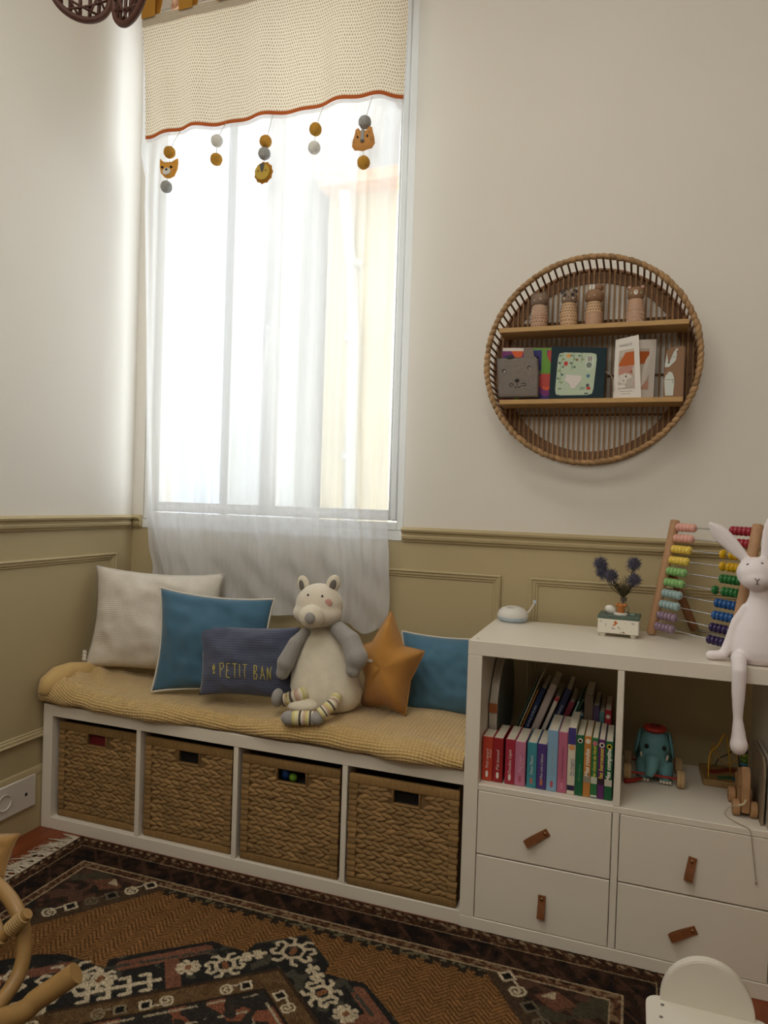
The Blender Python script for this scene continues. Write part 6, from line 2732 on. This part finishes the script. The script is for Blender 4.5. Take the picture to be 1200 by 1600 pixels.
    verts = np.stack([X, Y, Z], -1).reshape(-1, 3)
    a = (np.arange(ny_ - 1)[:, None] * nx_ + np.arange(nx_ - 1)[None, :]).ravel()
    F_ = np.stack([a, a + nx_, a + nx_ + 1, a + 1], 1)
    me = bpy.data.meshes.new('rug_pile')
    me.vertices.add(len(verts))
    me.vertices.foreach_set('co', verts.ravel())
    me.loops.add(F_.size)
    me.loops.foreach_set('vertex_index', F_.ravel())
    me.polygons.add(len(F_))
    me.polygons.foreach_set('loop_start', np.arange(0, F_.size, 4))
    me.polygons.foreach_set('loop_total', np.full(len(F_), 4))
    me.update()
    me.validate()
    set_cols(me, C)
    smooth(me, None)
    return me, (X0, X1, YT, YE)


rme, (RX0_, RX1_, RYT, RYE) = build_rug()
rug = thing('rug', 'dark oriental rug with a rust field and cream motifs in front of the bench', 'rug', (1.07, -1.6, 0))
m_rug = M('rug_wool', 'FFFFFF', rough=1.0, spec=0.02, attr=True, bump=0.3, bscale=400)
make('pile', rme, m_rug, rug)
b = nb()
box(b, RX0_, RX1_, RYE, RYT, .0004, .0082)
make('backing', b, M('rug_backing', '3E2C22', rough=1.0), rug, ang=False)
b = nb()
rg = random.Random(9)
for side, x in ((-1, RX0_), (1, RX1_)):
    y = RYT - .004
    while y > (-1.6 if side < 0 else -.75):
        L = rg.uniform(.045, .095)
        a = rg.uniform(-.7, .7)
        z = rg.uniform(.003, .007)
        p0 = Vector((x - side * .002, y, .006))
        p1 = p0 + Vector((side * L * .5, L * .5 * math.sin(a), z - .004))
        p2 = p1 + Vector((side * L * .5 * math.cos(a * 1.5), L * .6 * math.sin(a * 1.8 + rg.uniform(-.6, .6)), -.002))
        p2.z = max(p2.z, .002)
        p1.y, p2.y = min(p1.y, RYT), min(p2.y, RYT)
        tube(b, [p0, p1, p2], [.0022, .0020, .0012], 4, cap=False)
        y -= rg.uniform(.002, .005)
make('fringe', b, M('rug_fringe_cotton', 'B8AC9A', rough=1.0, var=0.15, vscale=60), rug, kind='stuff', ang=None)

# ================================================================== rattan rocking chair, bottom left
m_rat = M('rattan_pole', '9C7A4A', rough=0.4, spec=0.4, var=0.15, vscale=20)
m_ratw = M('rattan_binding', 'A88A5C', rough=0.5, var=0.15, vscale=60)
rk = thing('rocking_chair', 'rattan rocking chair with curved runner at the bottom left', 'chair', (.42, -1.25, 0.0))


def spline(pts, sub=6):
    P = []
    pv = [Vector(q) for q in pts]
    for i in range(len(pv) - 1):
        p0, p1, p2, p3 = pv[max(i - 1, 0)], pv[i], pv[i + 1], pv[min(i + 2, len(pv) - 1)]
        for s in range(sub):
            t = s / sub
            P.append(.5 * ((2 * p1) + (p2 - p0) * t + (2 * p0 - 5 * p1 + 4 * p2 - p3) * t * t + (3 * p1 - p0 - 3 * p2 + p3) * t ** 3))
    P.append(pv[-1])
    return P


def disc_run(side):
    # side 0: runner nearer the camera; side 1: far runner, out of frame
    dy = 0 if side == 0 else .0
    return dy


# near runner: from the tip in view, sweeping down and away to the left
tip = at(119, 1520, -1.19)
near = [tip, at(60, 1560, -1.22), at(0, 1594, -1.25), Vector((.44, -1.33, .037)), Vector((.20, -1.45, .0296)), Vector((.05, -1.52, .047))]
far_off = Vector((-.34, -.12, 0))
b = nb()
tube(b, spline(near), .0190, 16)
make('runner', b, m_rat, rk, ang=50)
# hoop leg rising from the runner and curling back
hoop = [at(-60, 1372, -1.10), at(-18, 1374, -1.10), at(14, 1402, -1.11), at(33, 1440, -1.125), at(38, 1480, -1.135), at(30, 1520, -1.155), at(8, 1556, -1.19), at(-22, 1590, -1.235)]
b = nb()
tube(b, spline(hoop), .0145, 14)
make('bent_leg', b, m_rat, rk, ang=50)
# seat rail with binding
s0, s1 = at(38, 1432, -1.142), at(-90, 1548, -1.190)
b = nb()
tube(b, [s0 + (s0 - s1).normalized() * .010, s1], .0112, 12)
make('seat_rail', b, m_rat, rk, ang=50)
d = (s1 - s0)
b = nb()
lathe(b, [(.0120, -.0026), (.0150, -.0018), (.0158, 0), (.0150, .0018), (.0120, .0026)], (0, 0, 0), 14)
wme = bm_mesh(b, m_ratw, 'binding_turn', None)
q_ = Vector((0, 0, 1)).rotation_difference(d.normalized()).to_matrix().to_4x4()
R0 = Vector(rk.location)
for k in range(13):
    inst('binding_turn', wme, rk, Matrix.Translation(s0 + d.normalized() * (.000 + k * .0054 + (0.02 if k > 7 else 0)) - R0) @ q_)
b = nb()
tube(b, [at(4, 1458, -1.13), at(-8, 1425, -1.12), at(-30, 1380, -1.10)], .006, 10)
make('spindle', b, m_rat, rk, ang=50)
# the rest of the frame beyond the picture edge
b = nb()
tube(b, spline([p + far_off for p in (Vector(q) for q in near)]), .0165, 12)
make('runner', b, m_rat, rk, ang=50)
b = nb()
tube(b, [Vector((.30, -1.40, .04)), Vector((.20, -1.30, .30)), Vector((.05, -1.42, .62))], .0125, 12)
make('back_pole', b, m_rat, rk, ang=50)
b = nb()
tube(b, [s1, Vector((.20, -1.30, .27)), Vector((.06, -1.12, .27)), Vector((.19, -1.04, .27)), at(-60, 1372, -1.10)], .0105, 12)
make('seat_frame', b, m_rat, rk, ang=50)
b = nb()
box(b, .10, .36, -1.30, -1.02, .268, .276, .003)
make('seat_weave', b, m_ratw, rk, ang=30)
# mustard velvet cushion on it
m_vel = M('mustard_velvet', '96703A', rough=0.8, sheen=0.5, var=0.12, vscale=20)
c = [at(-60, 1296, -.98), at(31, 1303, -.98), at(6, 1372, -1.03), at(-70, 1392, -1.05)]
cu = thing('cushion', 'mustard velvet cushion on the rocking chair at the left edge', 'cushion', centre(c))
me, fr, bd_, nr = cushion(c, .035, bow=.10, wr=.004, seed=21.0)
make('cover', me, m_vel, cu)
b = nb()
tube(b, bd_, .002, 6, cap=False)
make('seam', b, m_vel, cu, ang=None)

# ================================================================== white wooden toy chair, bottom right
m_wp = M('white_painted_wood', 'D6D0C4', rough=0.45, spec=0.35)
ky = -.86
kc = at(1104, 1590, ky)
tc = thing('toy_chair', 'small white wooden child chair with a round back at the bottom right', 'chair', (kc.x, ky - .1, 0))
R_ = at(1181, 1590, ky).x - kc.x
zb = at(1104, 1580, ky).z
zt = at(1104, 1504, ky).z
b = nb()
poly = [(-R_, -.03)] + [(-R_ * math.cos(PI * k / 24), (zt - zb) * math.sin(PI * k / 24)) for k in range(25)] + [(R_, -.03)]
prism(b, poly, 0, .020, lambda a, c_, d: Vector((kc.x + a, ky + d, zb + c_)))
bmesh.ops.recalc_face_normals(b, faces=b.faces[:])
bmesh.ops.bevel(b, geom=[e for e in b.edges], offset=.0018, segments=2, affect='EDGES')
make('backrest', b, m_wp, tc, ang=30)
sz = zb - .012
SWX = R_ + .024
b = nb()
rr = .022
pl_ = []
for (cx_, cy_, a0) in ((SWX - rr, ky + .012 - rr, 0), (-SWX + rr, ky + .012 - rr, PI / 2), (-SWX + rr, ky - .19 + rr, PI), (SWX - rr, ky - .19 + rr, 1.5 * PI)):
    for k in range(7):
        a = a0 + PI / 2 * k / 6
        pl_.append((cx_ + rr * math.cos(a), cy_ + rr * math.sin(a)))
prism(b, pl_, sz, sz + .012, lambda a, c_, d: Vector((kc.x + a, c_, d)))
bmesh.ops.recalc_face_normals(b, faces=b.faces[:])
bmesh.ops.bevel(b, geom=[e for e in b.edges], offset=.0016, segments=2, affect='EDGES')
seat = make('seat', b, m_wp, tc, ang=30)
for (px, py) in ((1035, 1570), (1033, 1589)):
    p = atz(px, py, sz + .0122)
    b = nb()
    lathe(b, [(0, 0), (.0032, 0), (.0034, .0004), (0, .0004)], p, 12)
    make('screw_hole', b, M('screw_hole_grey', '6E6A64', rough=0.6), seat, ang=False)
for sx_ in (-1, 1):
    b = nb()
    box(b, kc.x + sx_ * (SWX - .030) - .008, kc.x + sx_ * (SWX - .030) + .008, ky - .175, ky - .002, .0102, sz - .0003, .002)
    make('side_panel', b, m_wp, tc, ang=30)
b = nb()
box(b, kc.x - SWX + .046, kc.x + SWX - .046, ky - .020, ky - .006, .05, sz - .0003, .002)
make('rear_apron', b, m_wp, tc, ang=30)
